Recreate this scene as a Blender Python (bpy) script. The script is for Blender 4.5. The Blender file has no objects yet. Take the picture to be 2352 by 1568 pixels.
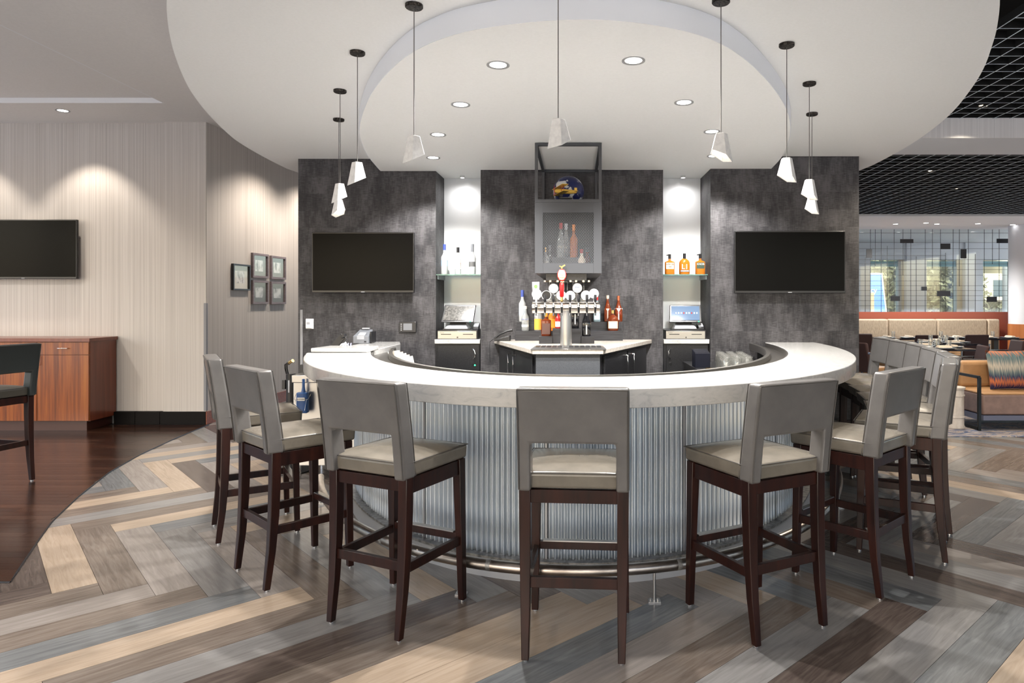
import bpy, bmesh, math, random
from mathutils import Vector, Matrix
random.seed(7)
R = math.radians
SC = bpy.context.scene
COL = SC.collection
# ------------------------------------------------------------------ camera, world, sun, exposure
F, CX, CY, H = 1530.0, 1325.0, 690.0, 1.47       # focal length and vanishing point in a 2352 x 1568 frame
cam = bpy.data.cameras.new('camera'); cam.sensor_width = 36.0; cam.lens = 36.0*F/2352
cam.shift_x = (1176-CX)/2352.0; cam.shift_y = (CY-784)/2352.0
cam.clip_start = 0.05; cam.clip_end = 300
camo = bpy.data.objects.new('camera', cam); COL.objects.link(camo)
camo.location = (0, 0, H); camo.rotation_euler = (R(90), 0, 0)
SC.camera = camo
SC.view_settings.view_transform = 'Standard'
SC.view_settings.look = 'None'
SC.view_settings.gamma = 1
SC.view_settings.use_curve_mapping = False
SC.view_settings.exposure = 0.66
W = bpy.data.worlds.new('sky'); SC.world = W; W.use_nodes = True
_n = W.node_tree.nodes; _l = W.node_tree.links
_bg = _n['Background']; _sky = _n.new('ShaderNodeTexSky'); _sky.sky_type = 'NISHITA'
_sky.sun_disc = False; _sky.sun_elevation = R(34); _sky.sun_rotation = R(200); _sky.air_density = 1.0; _sky.dust_density = 2.5; _sky.ozone_density = 1.0
_l.new(_sky.outputs[0], _bg.inputs[0]); _bg.inputs[1].default_value = 0.33
_sun = bpy.data.lights.new('sun', 'SUN'); _sun.energy = 6.0; _sun.angle = R(0.6); _sun.color = (1, .94, .86)
_suno = bpy.data.objects.new('sun', _sun); COL.objects.link(_suno); _suno.rotation_euler = (R(62), 0, R(24))
# ------------------------------------------------------------------ helpers
def at(px, py, Y): return Vector(((px-CX)*Y/F, Y, H-(py-CY)*Y/F))
def onz(px, py, z=0.0):
    Y = F*(H-z)/(py-CY); return Vector(((px-CX)*Y/F, Y, z))
class MB:
    def __init__(s): s.v = []; s.f = []; s.m = []
    def add(s, vs, fs, mi=0):
        o = len(s.v); s.v += [tuple(v) for v in vs]; s.f += [tuple(i+o for i in f) for f in fs]; s.m += [mi]*len(fs); return s
    def box(s, x0, x1, y0, y1, z0, z1, mi=0):
        return s.add([(x0,y0,z0),(x1,y0,z0),(x1,y1,z0),(x0,y1,z0),(x0,y0,z1),(x1,y0,z1),(x1,y1,z1),(x0,y1,z1)], BOXF, mi)
    def hexa(s, p, mi=0): return s.add(p, BOXF, mi)
    def bar(s, a, b, w, h, up=(0,0,1), mi=0):
        a = Vector(a); b = Vector(b); d = (b-a).normalized(); u = Vector(up)
        if abs(d.dot(u)) > .99: u = Vector((0,1,0))
        x = d.cross(u).normalized()*w/2; y = x.cross(d).normalized()*h/2
        return s.add([a-x-y, a+x-y, b+x-y, b-x-y, a-x+y, a+x+y, b+x+y, b-x+y], BOXF, mi)
    def taper(s, a, b, wa, wb, mi=0):
        a = Vector(a); b = Vector(b); q = [(-1,-1),(1,-1),(1,1),(-1,1)]
        return s.add([a+Vector((i*wa/2,j*wa/2,0)) for i,j in q]+[b+Vector((i*wb/2,j*wb/2,0)) for i,j in q], BOXF, mi)
    def prism(s, poly, z0, z1, mi=0):
        n = len(poly); ar = sum(poly[i][0]*poly[(i+1)%n][1]-poly[(i+1)%n][0]*poly[i][1] for i in range(n))
        if ar < 0: poly = poly[::-1]
        return s.add([(x,y,z0) for x,y in poly]+[(x,y,z1) for x,y in poly], [tuple(range(n))[::-1], tuple(range(n,2*n))]+[(i,(i+1)%n,(i+1)%n+n,i+n) for i in range(n)], mi)
    def band(s, A, B, z0, z1, mi=0, closed=False):         # solid strip between two plan curves of equal length
        n = len(A); vs = []; fs = []
        for a, b in zip(A, B): vs += [(a[0],a[1],z0),(b[0],b[1],z0),(b[0],b[1],z1),(a[0],a[1],z1)]
        for i in range(n if closed else n-1):
            p = 4*i; q = 4*((i+1)%n)
            for k in range(4): fs.append((p+k, p+(k+1)%4, q+(k+1)%4, q+k))
        if not closed: fs += [(3,2,1,0), (4*n-4,4*n-3,4*n-2,4*n-1)]
        return s.add(vs, fs, mi)
    def tube(s, pts, r, seg=10, mi=0, closed=False, cap=True):
        pts = [Vector(p) for p in pts]; n = len(pts); vs = []; fs = []
        rr = r if isinstance(r, (list,tuple)) else [r]*n
        for i, p in enumerate(pts):
            d = (pts[(i+1)%n if closed else min(i+1,n-1)]-pts[(i-1)%n if closed else max(i-1,0)]).normalized()
            u = Vector((0,0,1)) if abs(d.z) < .95 else Vector((1,0,0))
            x = d.cross(u).normalized(); y = x.cross(d)
            vs += [p+(x*math.cos(2*math.pi*k/seg)+y*math.sin(2*math.pi*k/seg))*rr[i] for k in range(seg)]
        for i in range(n if closed else n-1):
            j = (i+1)%n
            for k in range(seg): fs.append((i*seg+k, i*seg+(k+1)%seg, j*seg+(k+1)%seg, j*seg+k))
        if cap and not closed: fs += [tuple(range(seg))[::-1], tuple(range((n-1)*seg, n*seg))]
        return s.add(vs, fs, mi)
    def lathe(s, prof, c=(0,0,0), seg=20, mi=0, sx=1, sy=1, p=2.0):
        vs = []; fs = []; n = len(prof)
        for r, z in prof:
            for k in range(seg):
                a = 2*math.pi*(k+.5)/seg; ca, sa = math.cos(a), math.sin(a)
                if p != 2.0:
                    q = (abs(ca)**p+abs(sa)**p)**(-1/p); ca *= q; sa *= q
                vs.append((c[0]+r*sx*ca, c[1]+r*sy*sa, c[2]+z))
        for i in range(n-1):
            for k in range(seg): fs.append((i*seg+k, i*seg+(k+1)%seg, (i+1)*seg+(k+1)%seg, (i+1)*seg+k))
        if prof[0][0] > 1e-4: fs.append(tuple(range(seg))[::-1])
        if prof[-1][0] > 1e-4: fs.append(tuple(range((n-1)*seg, n*seg)))
        return s.add(vs, fs, mi)
    def cyl(s, a, b, r, seg=16, mi=0): return s.tube([a, b], r, seg, mi)
    def ball(s, c, r, seg=20, rings=12, mi=0, sc=(1,1,1)):
        return s.lathe([(max(r*math.sin(math.pi*i/rings),1e-5)*1.0, -r*math.cos(math.pi*i/rings)*sc[2]) for i in range(rings+1)], c, seg, mi, sc[0], sc[1])
    def cells(s, xs, zs, on, yf, yb, mi=0):               # solid of cells in a vertical panel, front y=yf(x,z), back y=yb(x,z)
        idx = {}; vs = []
        def V(i, j, k):
            if (i,j,k) not in idx:
                x = xs[i]; z = zs[j]; idx[(i,j,k)] = len(vs); vs.append((x, (yf if k == 0 else yb)(x,z), z))
            return idx[(i,j,k)]
        fs = []; nx = len(xs)-1; nz = len(zs)-1
        has = lambda i, j: 0 <= i < nx and 0 <= j < nz and on(i, j)
        for i in range(nx):
            for j in range(nz):
                if not on(i, j): continue
                fs.append((V(i,j,0),V(i,j+1,0),V(i+1,j+1,0),V(i+1,j,0))); fs.append((V(i,j,1),V(i+1,j,1),V(i+1,j+1,1),V(i,j+1,1)))
                if not has(i-1,j): fs.append((V(i,j,0),V(i,j,1),V(i,j+1,1),V(i,j+1,0)))
                if not has(i+1,j): fs.append((V(i+1,j,0),V(i+1,j+1,0),V(i+1,j+1,1),V(i+1,j,1)))
                if not has(i,j-1): fs.append((V(i,j,0),V(i+1,j,0),V(i+1,j,1),V(i,j,1)))
                if not has(i,j+1): fs.append((V(i,j+1,0),V(i,j+1,1),V(i+1,j+1,1),V(i+1,j+1,0)))
        return s.add(vs, fs, mi)
    def move(s, M): s.v = [tuple(M @ Vector(v)) for v in s.v]; return s
    def build(s, name, mat, parent=None, smooth=None, bevel=0, seg=2, subsurf=0):
        me = bpy.data.meshes.new(name); me.from_pydata(s.v, [], s.f)
        for m in (mat if isinstance(mat, (list,tuple)) else [mat]): me.materials.append(m)
        if any(s.m): me.polygons.foreach_set('material_index', s.m)
        me.update()
        bm = bmesh.new(); bm.from_mesh(me); bmesh.ops.recalc_face_normals(bm, faces=bm.faces); bm.to_mesh(me); bm.free()
        if smooth is not None:
            me.polygons.foreach_set('use_smooth', [True]*len(me.polygons)); me.set_sharp_from_angle(angle=R(smooth))
        o = bpy.data.objects.new(name, me); COL.objects.link(o)
        if parent is not None: o.parent = parent
        if bevel:
            b = o.modifiers.new('bevel', 'BEVEL'); b.width = bevel; b.segments = seg; b.limit_method = 'ANGLE'; b.angle_limit = R(40); b.harden_normals = False
            if smooth is None: me.polygons.foreach_set('use_smooth', [True]*len(me.polygons)); me.set_sharp_from_angle(angle=R(50))
        if subsurf:
            b = o.modifiers.new('sub', 'SUBSURF'); b.levels = subsurf; b.render_levels = subsurf
            me.polygons.foreach_set('use_smooth', [True]*len(me.polygons))
        return o
BOXF = [(3,2,1,0),(4,5,6,7),(0,1,5,4),(1,2,6,5),(2,3,7,6),(3,0,4,7)]
def tag(o, label, cat, group=None):
    o['label'] = label; o['category'] = cat
    if group: o['group'] = group
    return o
def struct(o): o['kind'] = 'structure'; return o
def thing(name, label, cat, loc=(0,0,0), rz=0, group=None):
    o = bpy.data.objects.new(name, None); COL.objects.link(o); o.empty_display_size = .1
    o.location = loc; o.rotation_euler = (0,0,rz); return tag(o, label, cat, group)
def copy_tree(o, parent=None):
    c = o.copy(); COL.objects.link(c); c.parent = parent
    for ch in [x for x in o.children]: copy_tree(ch, c)
    return c
def text_mesh(s, size, mat, parent, loc, rot=(R(90),0,0), depth=.0006, name='lettering', align='CENTER', sx=1):
    cu = bpy.data.curves.new('t', 'FONT'); cu.body = s; cu.size = size; cu.extrude = depth; cu.align_x = align; cu.align_y = 'CENTER'; cu.resolution_u = 2
    t = bpy.data.objects.new('t', cu); COL.objects.link(t)
    me = bpy.data.meshes.new_from_object(t.evaluated_get(bpy.context.evaluated_depsgraph_get()))
    bpy.data.objects.remove(t); bpy.data.curves.remove(cu)
    me.materials.clear(); me.materials.append(mat); me.name = name
    o = bpy.data.objects.new(name, me); COL.objects.link(o); o.parent = parent; o.location = loc; o.rotation_euler = rot; o.scale = (sx,1,1)
    return o
# ------------------------------------------------------------------ materials
def mat(name, col, rough=.5, metal=0.0, spec=.5, **k):
    m = bpy.data.materials.new(name); m.use_nodes = True; b = m.node_tree.nodes['Principled BSDF']
    b.inputs['Base Color'].default_value = (*col, 1); b.inputs['Roughness'].default_value = rough; b.inputs['Metallic'].default_value = metal
    b.inputs['Specular IOR Level'].default_value = spec
    if 'trans' in k: b.inputs['Transmission Weight'].default_value = k['trans']
    if 'ior' in k: b.inputs['IOR'].default_value = k['ior']
    if 'coat' in k: b.inputs['Coat Weight'].default_value = k['coat']; b.inputs['Coat Roughness'].default_value = k.get('coatr', .15)
    if 'emit' in k: b.inputs['Emission Color'].default_value = (*k['emit'],1); b.inputs['Emission Strength'].default_value = k.get('es', 1)
    if 'alpha' in k: b.inputs['Alpha'].default_value = k['alpha']
    if 'sheen' in k: b.inputs['Sheen Weight'].default_value = k['sheen']
    return m
def nodes(m): return m.node_tree.nodes, m.node_tree.links, m.node_tree.nodes['Principled BSDF']
def noise_col(m, stops, scale=(5,5,5), nscale=1.0, detail=6, rough=.6, bump=0, coord='Object', dist=0, rnd=False, bumpd=.002):
    n, l, b = nodes(m); tc = n.new('ShaderNodeTexCoord'); mp = n.new('ShaderNodeMapping'); mp.inputs['Scale'].default_value = scale
    l.new(tc.outputs[coord], mp.inputs[0])
    if rnd:
        oi = n.new('ShaderNodeObjectInfo'); mu = n.new('ShaderNodeMath'); mu.operation = 'MULTIPLY'; mu.inputs[1].default_value = 37.0
        l.new(oi.outputs['Random'], mu.inputs[0]); l.new(mu.outputs[0], mp.inputs['Location'])
    nz = n.new('ShaderNodeTexNoise'); nz.inputs['Scale'].default_value = nscale; nz.inputs['Detail'].default_value = detail; nz.inputs['Roughness'].default_value = rough; nz.inputs['Distortion'].default_value = dist
    l.new(mp.outputs[0], nz.inputs['Vector']); cr = n.new('ShaderNodeValToRGB')
    el = cr.color_ramp.elements
    while len(el) < len(stops): el.new(.5)
    for e, (p, c) in zip(el, stops): e.position = p; e.color = (*c, 1)
    l.new(nz.outputs[0], cr.inputs[0]); l.new(cr.outputs[0], b.inputs['Base Color'])
    if bump:
        bp = n.new('ShaderNodeBump'); bp.inputs['Strength'].default_value = bump; bp.inputs['Distance'].default_value = bumpd
        l.new(nz.outputs[0], bp.inputs['Height']); l.new(bp.outputs[0], b.inputs['Normal'])
    return m
M = {}
M['ceil'] = noise_col(mat('white plaster ceiling', (.8,.8,.78), .75), [(.3,(.87,.87,.86)),(.7,(.90,.90,.89))], (1,1,1), 60, 3, bump=.04)
M['ceil_left'] = noise_col(mat('warm grey ceiling', (.6,.57,.54), .8), [(.3,(.70,.675,.65)),(.7,(.74,.715,.69))], (1,1,1), 50, 3, bump=.05)
M['fascia'] = mat('white soffit fascia with painted daylight tint', (.72,.745,.785), .6)  # cooler than the ceiling: bluish daylight put into the colour
M['stripe'] = noise_col(mat('striped vinyl wallcovering', (.6,.56,.52), .6), [(.3,(.36,.325,.295)),(.5,(.50,.46,.425)),(.72,(.62,.58,.54))], (75,75,.22), 1.0, 5, .75, bump=.12)
M['stripe2'] = noise_col(mat('pale striped wallcovering', (.6,.56,.52), .6), [(.3,(.62,.60,.60)),(.7,(.78,.76,.76))], (70,1,.2), 1.0, 4, .7)
M['black_base'] = mat('black tile base', (.005,.004,.004), .5, spec=.1)
M['red_base'] = noise_col(mat('red wood base', (.25,.06,.03), .35), [(.3,(.17,.04,.022)),(.7,(.29,.085,.04))], (2,40,40), 1)
M['steel'] = mat('brushed stainless steel', (.50,.49,.48), .30, 1.0)
M['chrome'] = mat('polished chrome', (.8,.8,.8), .08, 1.0)
M['rail'] = noise_col(mat('worn antique metal foot rail', (.4,.36,.32), .3, 1.0), [(.35,(.26,.225,.20)),(.65,(.50,.45,.41))], (1,1,1), 5, 4)
M['corr'] = noise_col(mat('galvanised corrugated metal', (.5,.55,.6), .36, .9), [(.3,(.44,.49,.545)),(.7,(.55,.60,.655))], (6,6,.6), 1.5, 4)
M['kick'] = mat('grey metal kick plate', (.34,.345,.365), .45, .3)
M['ledge'] = noise_col(mat('dark metal ledge', (.2,.2,.2), .4, .6), [(.35,(.12,.12,.12)),(.65,(.36,.35,.34))], (1,1,1), 30)
M['dark_wood'] = noise_col(mat('dark espresso wood', (.05,.018,.012), .33, spec=.32), [(.3,(.007,.0022,.0018)),(.7,(.027,.0070,.0042))], (30,30,3), 1.0, 4, rnd=True)
M['leather'] = noise_col(mat('grey taupe leather', (.24,.22,.20), .29), [(.35,(.098,.093,.091)),(.65,(.120,.114,.111))], (1,1,1), 9, 4, bump=.05, bumpd=.001)
M['seat_leather'] = noise_col(mat('taupe leather seat', (.27,.24,.21), .25), [(.35,(.120,.107,.089)),(.65,(.150,.133,.110))], (1,1,1), 9, 4, bump=.05, bumpd=.001)
M['piping'] = mat('dark piping', (.055,.05,.047), .5)
M['dleather'] = mat('dark green black leather', (.030,.036,.036), .34)
M['dseat'] = mat('dark brown leather', (.055,.05,.04), .35)
M['glide'] = mat('metal glide', (.6,.6,.6), .3, 1)
M['black'] = mat('black satin', (.012,.012,.014), .35)
M['black_gloss'] = mat('black glossy plastic', (.006,.006,.007), .3)
M['black_matte'] = mat('black matte', (.01,.01,.011), .7)
M['screen'] = mat('dark television glass', (.002,.002,.002), .22, spec=.06)
M['greymetal'] = mat('grey painted metal', (.050,.052,.058), .5, .2)
M['greypanel'] = noise_col(mat('grey laminate', (.09,.095,.105), .5), [(.4,(.050,.054,.062)),(.6,(.08,.085,.095))], (1,1,1), 220, 2)
M['white_glass'] = mat('white back painted glass', (.78,.80,.82), .12)
M['stone_back'] = noise_col(mat('beige quartz', (.55,.5,.44), .25), [(.35,(.46,.42,.37)),(.65,(.60,.55,.49))], (1,1,1), 40, 5)
M['white'] = mat('white plastic', (.75,.75,.76), .4)
M['grey'] = mat('grey plastic', (.17,.18,.20), .4)
M['lgrey'] = mat('light grey plastic', (.36,.37,.40), .4)
M['blue'] = mat('blue plastic', (.018,.07,.22), .35)
M['navy'] = mat('navy plastic', (.003,.004,.010), .6, spec=.2)
M['brass'] = mat('brass', (.7,.48,.18), .25, 1)
M['gold'] = mat('yellow paint', (.75,.48,.08), .35)
M['red'] = mat('red enamel', (.42,.012,.012), .3)
M['cream'] = mat('cream', (.78,.68,.42), .5)
M['paper'] = mat('paper', (.72,.70,.66), .7)
M['ink'] = mat('ink', (.02,.02,.025), .6)
M['redink'] = mat('red ink', (.4,.03,.03), .6)
def thin_glass(name, tint, lo=.06, hi=.75, rough=.03, body=None, bw=0.0):
    m = bpy.data.materials.new(name); m.use_nodes = True; n = m.node_tree.nodes; l = m.node_tree.links; n.remove(n['Principled BSDF'])
    tr = n.new('ShaderNodeBsdfTransparent'); tr.inputs[0].default_value = (*tint,1); gl = n.new('ShaderNodeBsdfGlossy'); gl.inputs['Roughness'].default_value = rough
    lw = n.new('ShaderNodeLayerWeight'); lw.inputs[0].default_value = .35; mr = n.new('ShaderNodeMapRange'); mr.inputs['To Min'].default_value = lo; mr.inputs['To Max'].default_value = hi
    l.new(lw.outputs['Facing'], mr.inputs['Value']); mx = n.new('ShaderNodeMixShader'); l.new(mr.outputs[0], mx.inputs[0]); l.new(tr.outputs[0], mx.inputs[1]); l.new(gl.outputs[0], mx.inputs[2]); out = mx
    if body:
        df = n.new('ShaderNodeBsdfDiffuse'); df.inputs[0].default_value = (*body,1); m2 = n.new('ShaderNodeMixShader'); m2.inputs[0].default_value = bw; l.new(mx.outputs[0], m2.inputs[1]); l.new(df.outputs[0], m2.inputs[2]); out = m2
    l.new(out.outputs[0], n['Material Output'].inputs[0]); return m
M['glass'] = thin_glass('clear glass', (.95,.95,.94), .10, .9, .04, (.8,.8,.75), .05)
M['glazing'] = thin_glass('picture glazing', (.98,.98,.98), .03, .3)
M['pane'] = thin_glass('window pane', (.93,.97,.96), .05, .5)
M['shelf_glass'] = mat('green edged glass', (.16,.36,.32), .05, trans=.75, ior=1.45)
M['frost'] = mat('frosted glass', (.66,.67,.67), .35, trans=.35, ior=1.4)
M['clearb'] = thin_glass('clear bottle glass', (.86,.88,.88), .08, .8, .05, (.7,.72,.72), .25)
M['amber'] = mat('amber whiskey', (.62,.20,.02), .06, trans=.35, ior=1.4)
M['damber'] = mat('dark amber whiskey', (.16,.03,.008), .06, trans=.2, ior=1.4)
M['wine'] = mat('dark wine bottle', (.008,.008,.01), .08)
M['orange'] = mat('orange', (.72,.24,.02), .4)
M['lilac'] = mat('lilac light disc', (.8,.78,.85), .4, emit=(.85,.82,.95), es=.25)
M['disc_white'] = mat('lit white disc', (.85,.88,.9), .4, emit=(.9,.95,1), es=.35)
M['green'] = mat('green print', (.12,.35,.06), .5)
M['blueink'] = mat('blue print', (.05,.08,.3), .5)
M['magenta'] = mat('magenta print', (.6,.12,.5), .5)
M['concrete'] = noise_col(mat('pale concrete shade', (.66,.66,.66), .75), [(.3,(.56,.56,.57)),(.6,(.68,.68,.68))], (1,1,1), 45, 4)
M['canopy'] = noise_col(mat('dark hammered bronze', (.03,.025,.022), .4, .7), [(.45,(.010,.008,.007)),(.6,(.09,.078,.07))], (1,1,1), 90, 3)
M['cord'] = mat('grey cord', (.10,.095,.09), .6)
M['bulb'] = mat('warm lamp', (1,.9,.75), .5, emit=(1,.84,.62), es=4)
M['down_lamp'] = mat('downlight lamp', (1,1,1), .5, emit=(1,.97,.92), es=6)
M['trim'] = mat('downlight trim', (.30,.30,.30), .4)
M['frame_wood'] = noise_col(mat('greyish frame wood', (.2,.16,.16), .5), [(.3,(.13,.105,.11)),(.7,(.22,.18,.19))], (5,5,30), 1)
M['mat_grey'] = mat('grey picture mount', (.12,.12,.12), .6)
M['mat_white'] = mat('ivory picture mount', (.68,.66,.6), .6)
M['photo'] = noise_col(mat('grey photograph', (.5,.5,.5), .5), [(.34,(.10,.10,.11)),(.44,(.42,.42,.43)),(.54,(.70,.70,.70))], (1,14,9), 1.0, 4, rnd=True)
M['cabinet'] = noise_col(mat('reddish striped mahogany', (.35,.08,.02), .35, coat=.15), [(.3,(.095,.017,.003)),(.48,(.21,.048,.006)),(.72,(.34,.105,.014))], (24,24,.7), 1.3, 5, dist=.3)
M['cabinet_side'] = noise_col(mat('mahogany side', (.25,.06,.02), .3, coat=.3), [(.3,(.13,.030,.014)),(.7,(.20,.050,.024))], (20,20,1), 1.0, 4)
M['toe'] = mat('dark toe kick', (.045,.012,.007), .4)
M['tan'] = noise_col(mat('tan leather', (.38,.21,.09), .45), [(.3,(.30,.165,.075)),(.7,(.40,.23,.11))], (1,1,1), 7)
M['taupe'] = noise_col(mat('mauve brown leather', (.2,.13,.11), .5), [(.3,(.16,.105,.092)),(.7,(.235,.155,.135))], (1,1,1), 9)
M['booth'] = noise_col(mat('beige woven booth fabric', (.45,.37,.28), .85), [(.3,(.36,.29,.215)),(.7,(.55,.455,.35))], (60,1,14), 1, 4)
M['maroon'] = mat('dark maroon fabric', (.035,.014,.014), .8)
M['ledge_red'] = mat('red brown ledge', (.30,.075,.045), .4)
M['orange_wood'] = noise_col(mat('orange wood column', (.42,.15,.05), .3), [(.3,(.36,.12,.04)),(.7,(.48,.18,.065))], (12,12,.5), 1)
M['tabletop'] = mat('dark glossy tabletop', (.014,.014,.02), .06)
M['plate'] = mat('pale plate', (.62,.70,.78), .2)
M['napkin'] = mat('beige napkin', (.60,.50,.40), .9)
M['grid'] = mat('grid underside with painted light', (.66,.76,.86), .4, .1)
M['plenum'] = mat('black plenum', (.004,.004,.004), .9)
M['mullion'] = mat('white window column', (.70,.72,.78), .5)
M['wire'] = mat('black wire', (.006,.007,.01), .5)
M['bounce_ground'] = noise_col(mat('outdoor pavement paled for bounce light', (.33,.32,.31), .9), [(.3,(.62,.61,.59)),(.7,(.74,.73,.71))], (1,1,1), 2)
M['leaf'] = noise_col(mat('olive foliage', (.16,.15,.08), .8), [(.3,(.06,.06,.03)),(.55,(.17,.16,.09)),(.75,(.33,.31,.21))], (1,1,1), 9, 6, bump=.3)
M['bark'] = mat('bark', (.10,.075,.05), .9)
M['house'] = mat('sand stucco', (.62,.54,.40), .8)
M['house_dark'] = mat('brown roof band', (.16,.13,.11), .8)
M['hwin'] = mat('building window', (.05,.08,.11), .1)
M['sign_blue'] = mat('sign blue', (.03,.17,.52), .4)
M['sign_white'] = mat('sign white', (.8,.8,.82), .4)
M['sign_tan'] = mat('sign tan base', (.30,.23,.15), .7)
M['screen_blue'] = mat('lit point of sale screen', (.02,.03,.05), .1, emit=(.16,.24,.36), es=1.0)
M['screen_dim'] = noise_col(mat('dim point of sale screen', (.1,.1,.1), .12), [(.4,(.07,.068,.066)),(.6,(.17,.165,.155))], (1,1,1), 60)
M['led'] = mat('green indicator', (.0,.3,.1), .4, emit=(.05,.9,.3), es=2)
M['drum'] = noise_col(mat('pale ceramic drum', (.55,.5,.46), .5), [(.3,(.42,.37,.33)),(.7,(.64,.59,.55))], (14,14,5), 1, 5)
M['blacklam'] = noise_col(mat('black laminate', (.012,.012,.013), .3), [(.4,(.009,.009,.010)),(.6,(.02,.02,.022))], (1,1,1), 90)
M['riser'] = noise_col(mat('black stained wood riser', (.012,.012,.016), .5), [(.35,(.006,.006,.008)),(.65,(.028,.028,.034))], (4,4,60), 1)

def dark_wall_material():
    m = mat('charcoal woven wallcovering', (.05,.05,.055), .62)
    n, l, b = nodes(m); tc = n.new('ShaderNodeTexCoord')
    sp = n.new('ShaderNodeSeparateXYZ'); l.new(tc.outputs['Object'], sp.inputs[0])
    ad = n.new('ShaderNodeMath'); ad.operation = 'ADD'; l.new(sp.outputs[0], ad.inputs[0]); l.new(sp.outputs[1], ad.inputs[1])
    cb = n.new('ShaderNodeCombineXYZ'); l.new(ad.outputs[0], cb.inputs[0]); l.new(sp.outputs[2], cb.inputs[1])
    br = n.new('ShaderNodeTexBrick'); br.inputs['Scale'].default_value = 1; br.inputs['Brick Width'].default_value = .62; br.inputs['Row Height'].default_value = .168
    br.inputs['Mortar Size'].default_value = .0012; br.offset = .37; br.inputs['Color1'].default_value = (.0,0,0,1); br.inputs['Color2'].default_value = (1,1,1,1); br.inputs['Mortar'].default_value = (.0,0,0,1)
    l.new(cb.outputs[0], br.inputs[0])
    # vertical blotches that change from row to row
    fl = n.new('ShaderNodeMath'); fl.operation = 'SNAP'; fl.inputs[1].default_value = .168; l.new(sp.outputs[2], fl.inputs[0])
    c2 = n.new('ShaderNodeCombineXYZ'); l.new(ad.outputs[0], c2.inputs[0]); l.new(fl.outputs[0], c2.inputs[1])
    mz = n.new('ShaderNodeMath'); mz.operation = 'MULTIPLY'; mz.inputs[1].default_value = .25; l.new(sp.outputs[2], mz.inputs[0]); l.new(mz.outputs[0], c2.inputs[2])
    mp = n.new('ShaderNodeMapping'); mp.inputs['Scale'].default_value = (5.2, 11, 4); l.new(c2.outputs[0], mp.inputs[0])
    nb = n.new('ShaderNodeTexNoise'); nb.inputs['Scale'].default_value = 1; nb.inputs['Detail'].default_value = 5; nb.inputs['Roughness'].default_value = .65; l.new(mp.outputs[0], nb.inputs['Vector'])
    m3 = n.new('ShaderNodeMapping'); m3.inputs['Scale'].default_value = (18, 150, 1); l.new(cb.outputs[0], m3.inputs[0])
    nf = n.new('ShaderNodeTexNoise'); nf.inputs['Scale'].default_value = 1; nf.inputs['Detail'].default_value = 5; nf.inputs['Roughness'].default_value = .7; l.new(m3.outputs[0], nf.inputs['Vector'])
    m4 = n.new('ShaderNodeMapping'); m4.inputs['Scale'].default_value = (120, 10, 1); l.new(cb.outputs[0], m4.inputs[0])
    nv = n.new('ShaderNodeTexNoise'); nv.inputs['Scale'].default_value = 1; nv.inputs['Detail'].default_value = 3; l.new(m4.outputs[0], nv.inputs['Vector'])
    def mm(op, a, bb):
        x = n.new('ShaderNodeMath'); x.operation = op
        for i, q in enumerate((a, bb)):
            if isinstance(q, (int, float)): x.inputs[i].default_value = q
            else: l.new(q, x.inputs[i])
        return x.outputs[0]
    m5 = n.new('ShaderNodeMapping'); m5.inputs['Scale'].default_value = (7, 2.6, 1); l.new(cb.outputs[0], m5.inputs[0])
    nu = n.new('ShaderNodeTexNoise'); nu.inputs['Scale'].default_value = 1; nu.inputs['Detail'].default_value = 5; nu.inputs['Roughness'].default_value = .65; l.new(m5.outputs[0], nu.inputs['Vector'])
    v = mm('ADD', mm('ADD', mm('MULTIPLY', nb.outputs[0], .42), mm('MULTIPLY', nu.outputs[0], .42)), mm('ADD', mm('MULTIPLY', nf.outputs[0], .42), mm('MULTIPLY', nv.outputs[0], .18)))
    v = mm('ADD', v, mm('MULTIPLY', br.outputs['Color'], .0)); v = mm('SUBTRACT', v, mm('MULTIPLY', br.outputs['Fac'], .035))
    cr = n.new('ShaderNodeValToRGB'); el = cr.color_ramp.elements
    el[0].position = .585; el[0].color = (.005,.005,.0065,1); el[1].position = .83; el[1].color = (.078,.074,.078,1)
    e = el.new(.68); e.color = (.024,.0225,.025,1)
    l.new(v, cr.inputs[0]); l.new(cr.outputs[0], b.inputs['Base Color'])
    bp = n.new('ShaderNodeBump'); bp.inputs['Strength'].default_value = .25; bp.inputs['Distance'].default_value = .003; l.new(nf.outputs[0], bp.inputs['Height']); l.new(bp.outputs[0], b.inputs['Normal'])
    return m
M['dark_wall'] = dark_wall_material()

def wood_material(name, c0, c1, c2, rough=.23, stretch=(1.2,16,1), rnd=True):
    m = mat(name, c1, rough)
    noise_col(m, [(.28,c0),(.5,c1),(.72,c2)], stretch, 2.6, 7, .62, bump=.06, dist=1.1, rnd=rnd, bumpd=.0015)
    n, l, b = nodes(m); b.inputs['Specular IOR Level'].default_value = .42
    return m
PLK = [wood_material('tan plank', (0.297,0.226,0.163),(0.363,0.283,0.212),(0.410,0.329,0.255)),
       wood_material('brown grey plank', (0.104,0.080,0.065),(0.153,0.123,0.102),(0.202,0.169,0.143)),
       wood_material('mid grey plank', (0.164,0.156,0.150),(0.207,0.200,0.194),(0.247,0.239,0.233)),
       wood_material('pinkish grey plank', (0.197,0.172,0.155),(0.244,0.216,0.196),(0.291,0.260,0.239)),
       wood_material('blue grey plank', (0.097,0.101,0.104),(0.139,0.144,0.149),(0.185,0.190,0.193)),
       wood_material('dark brown plank', (0.055,0.041,0.035),(0.092,0.071,0.061),(0.130,0.105,0.092))]
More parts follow.
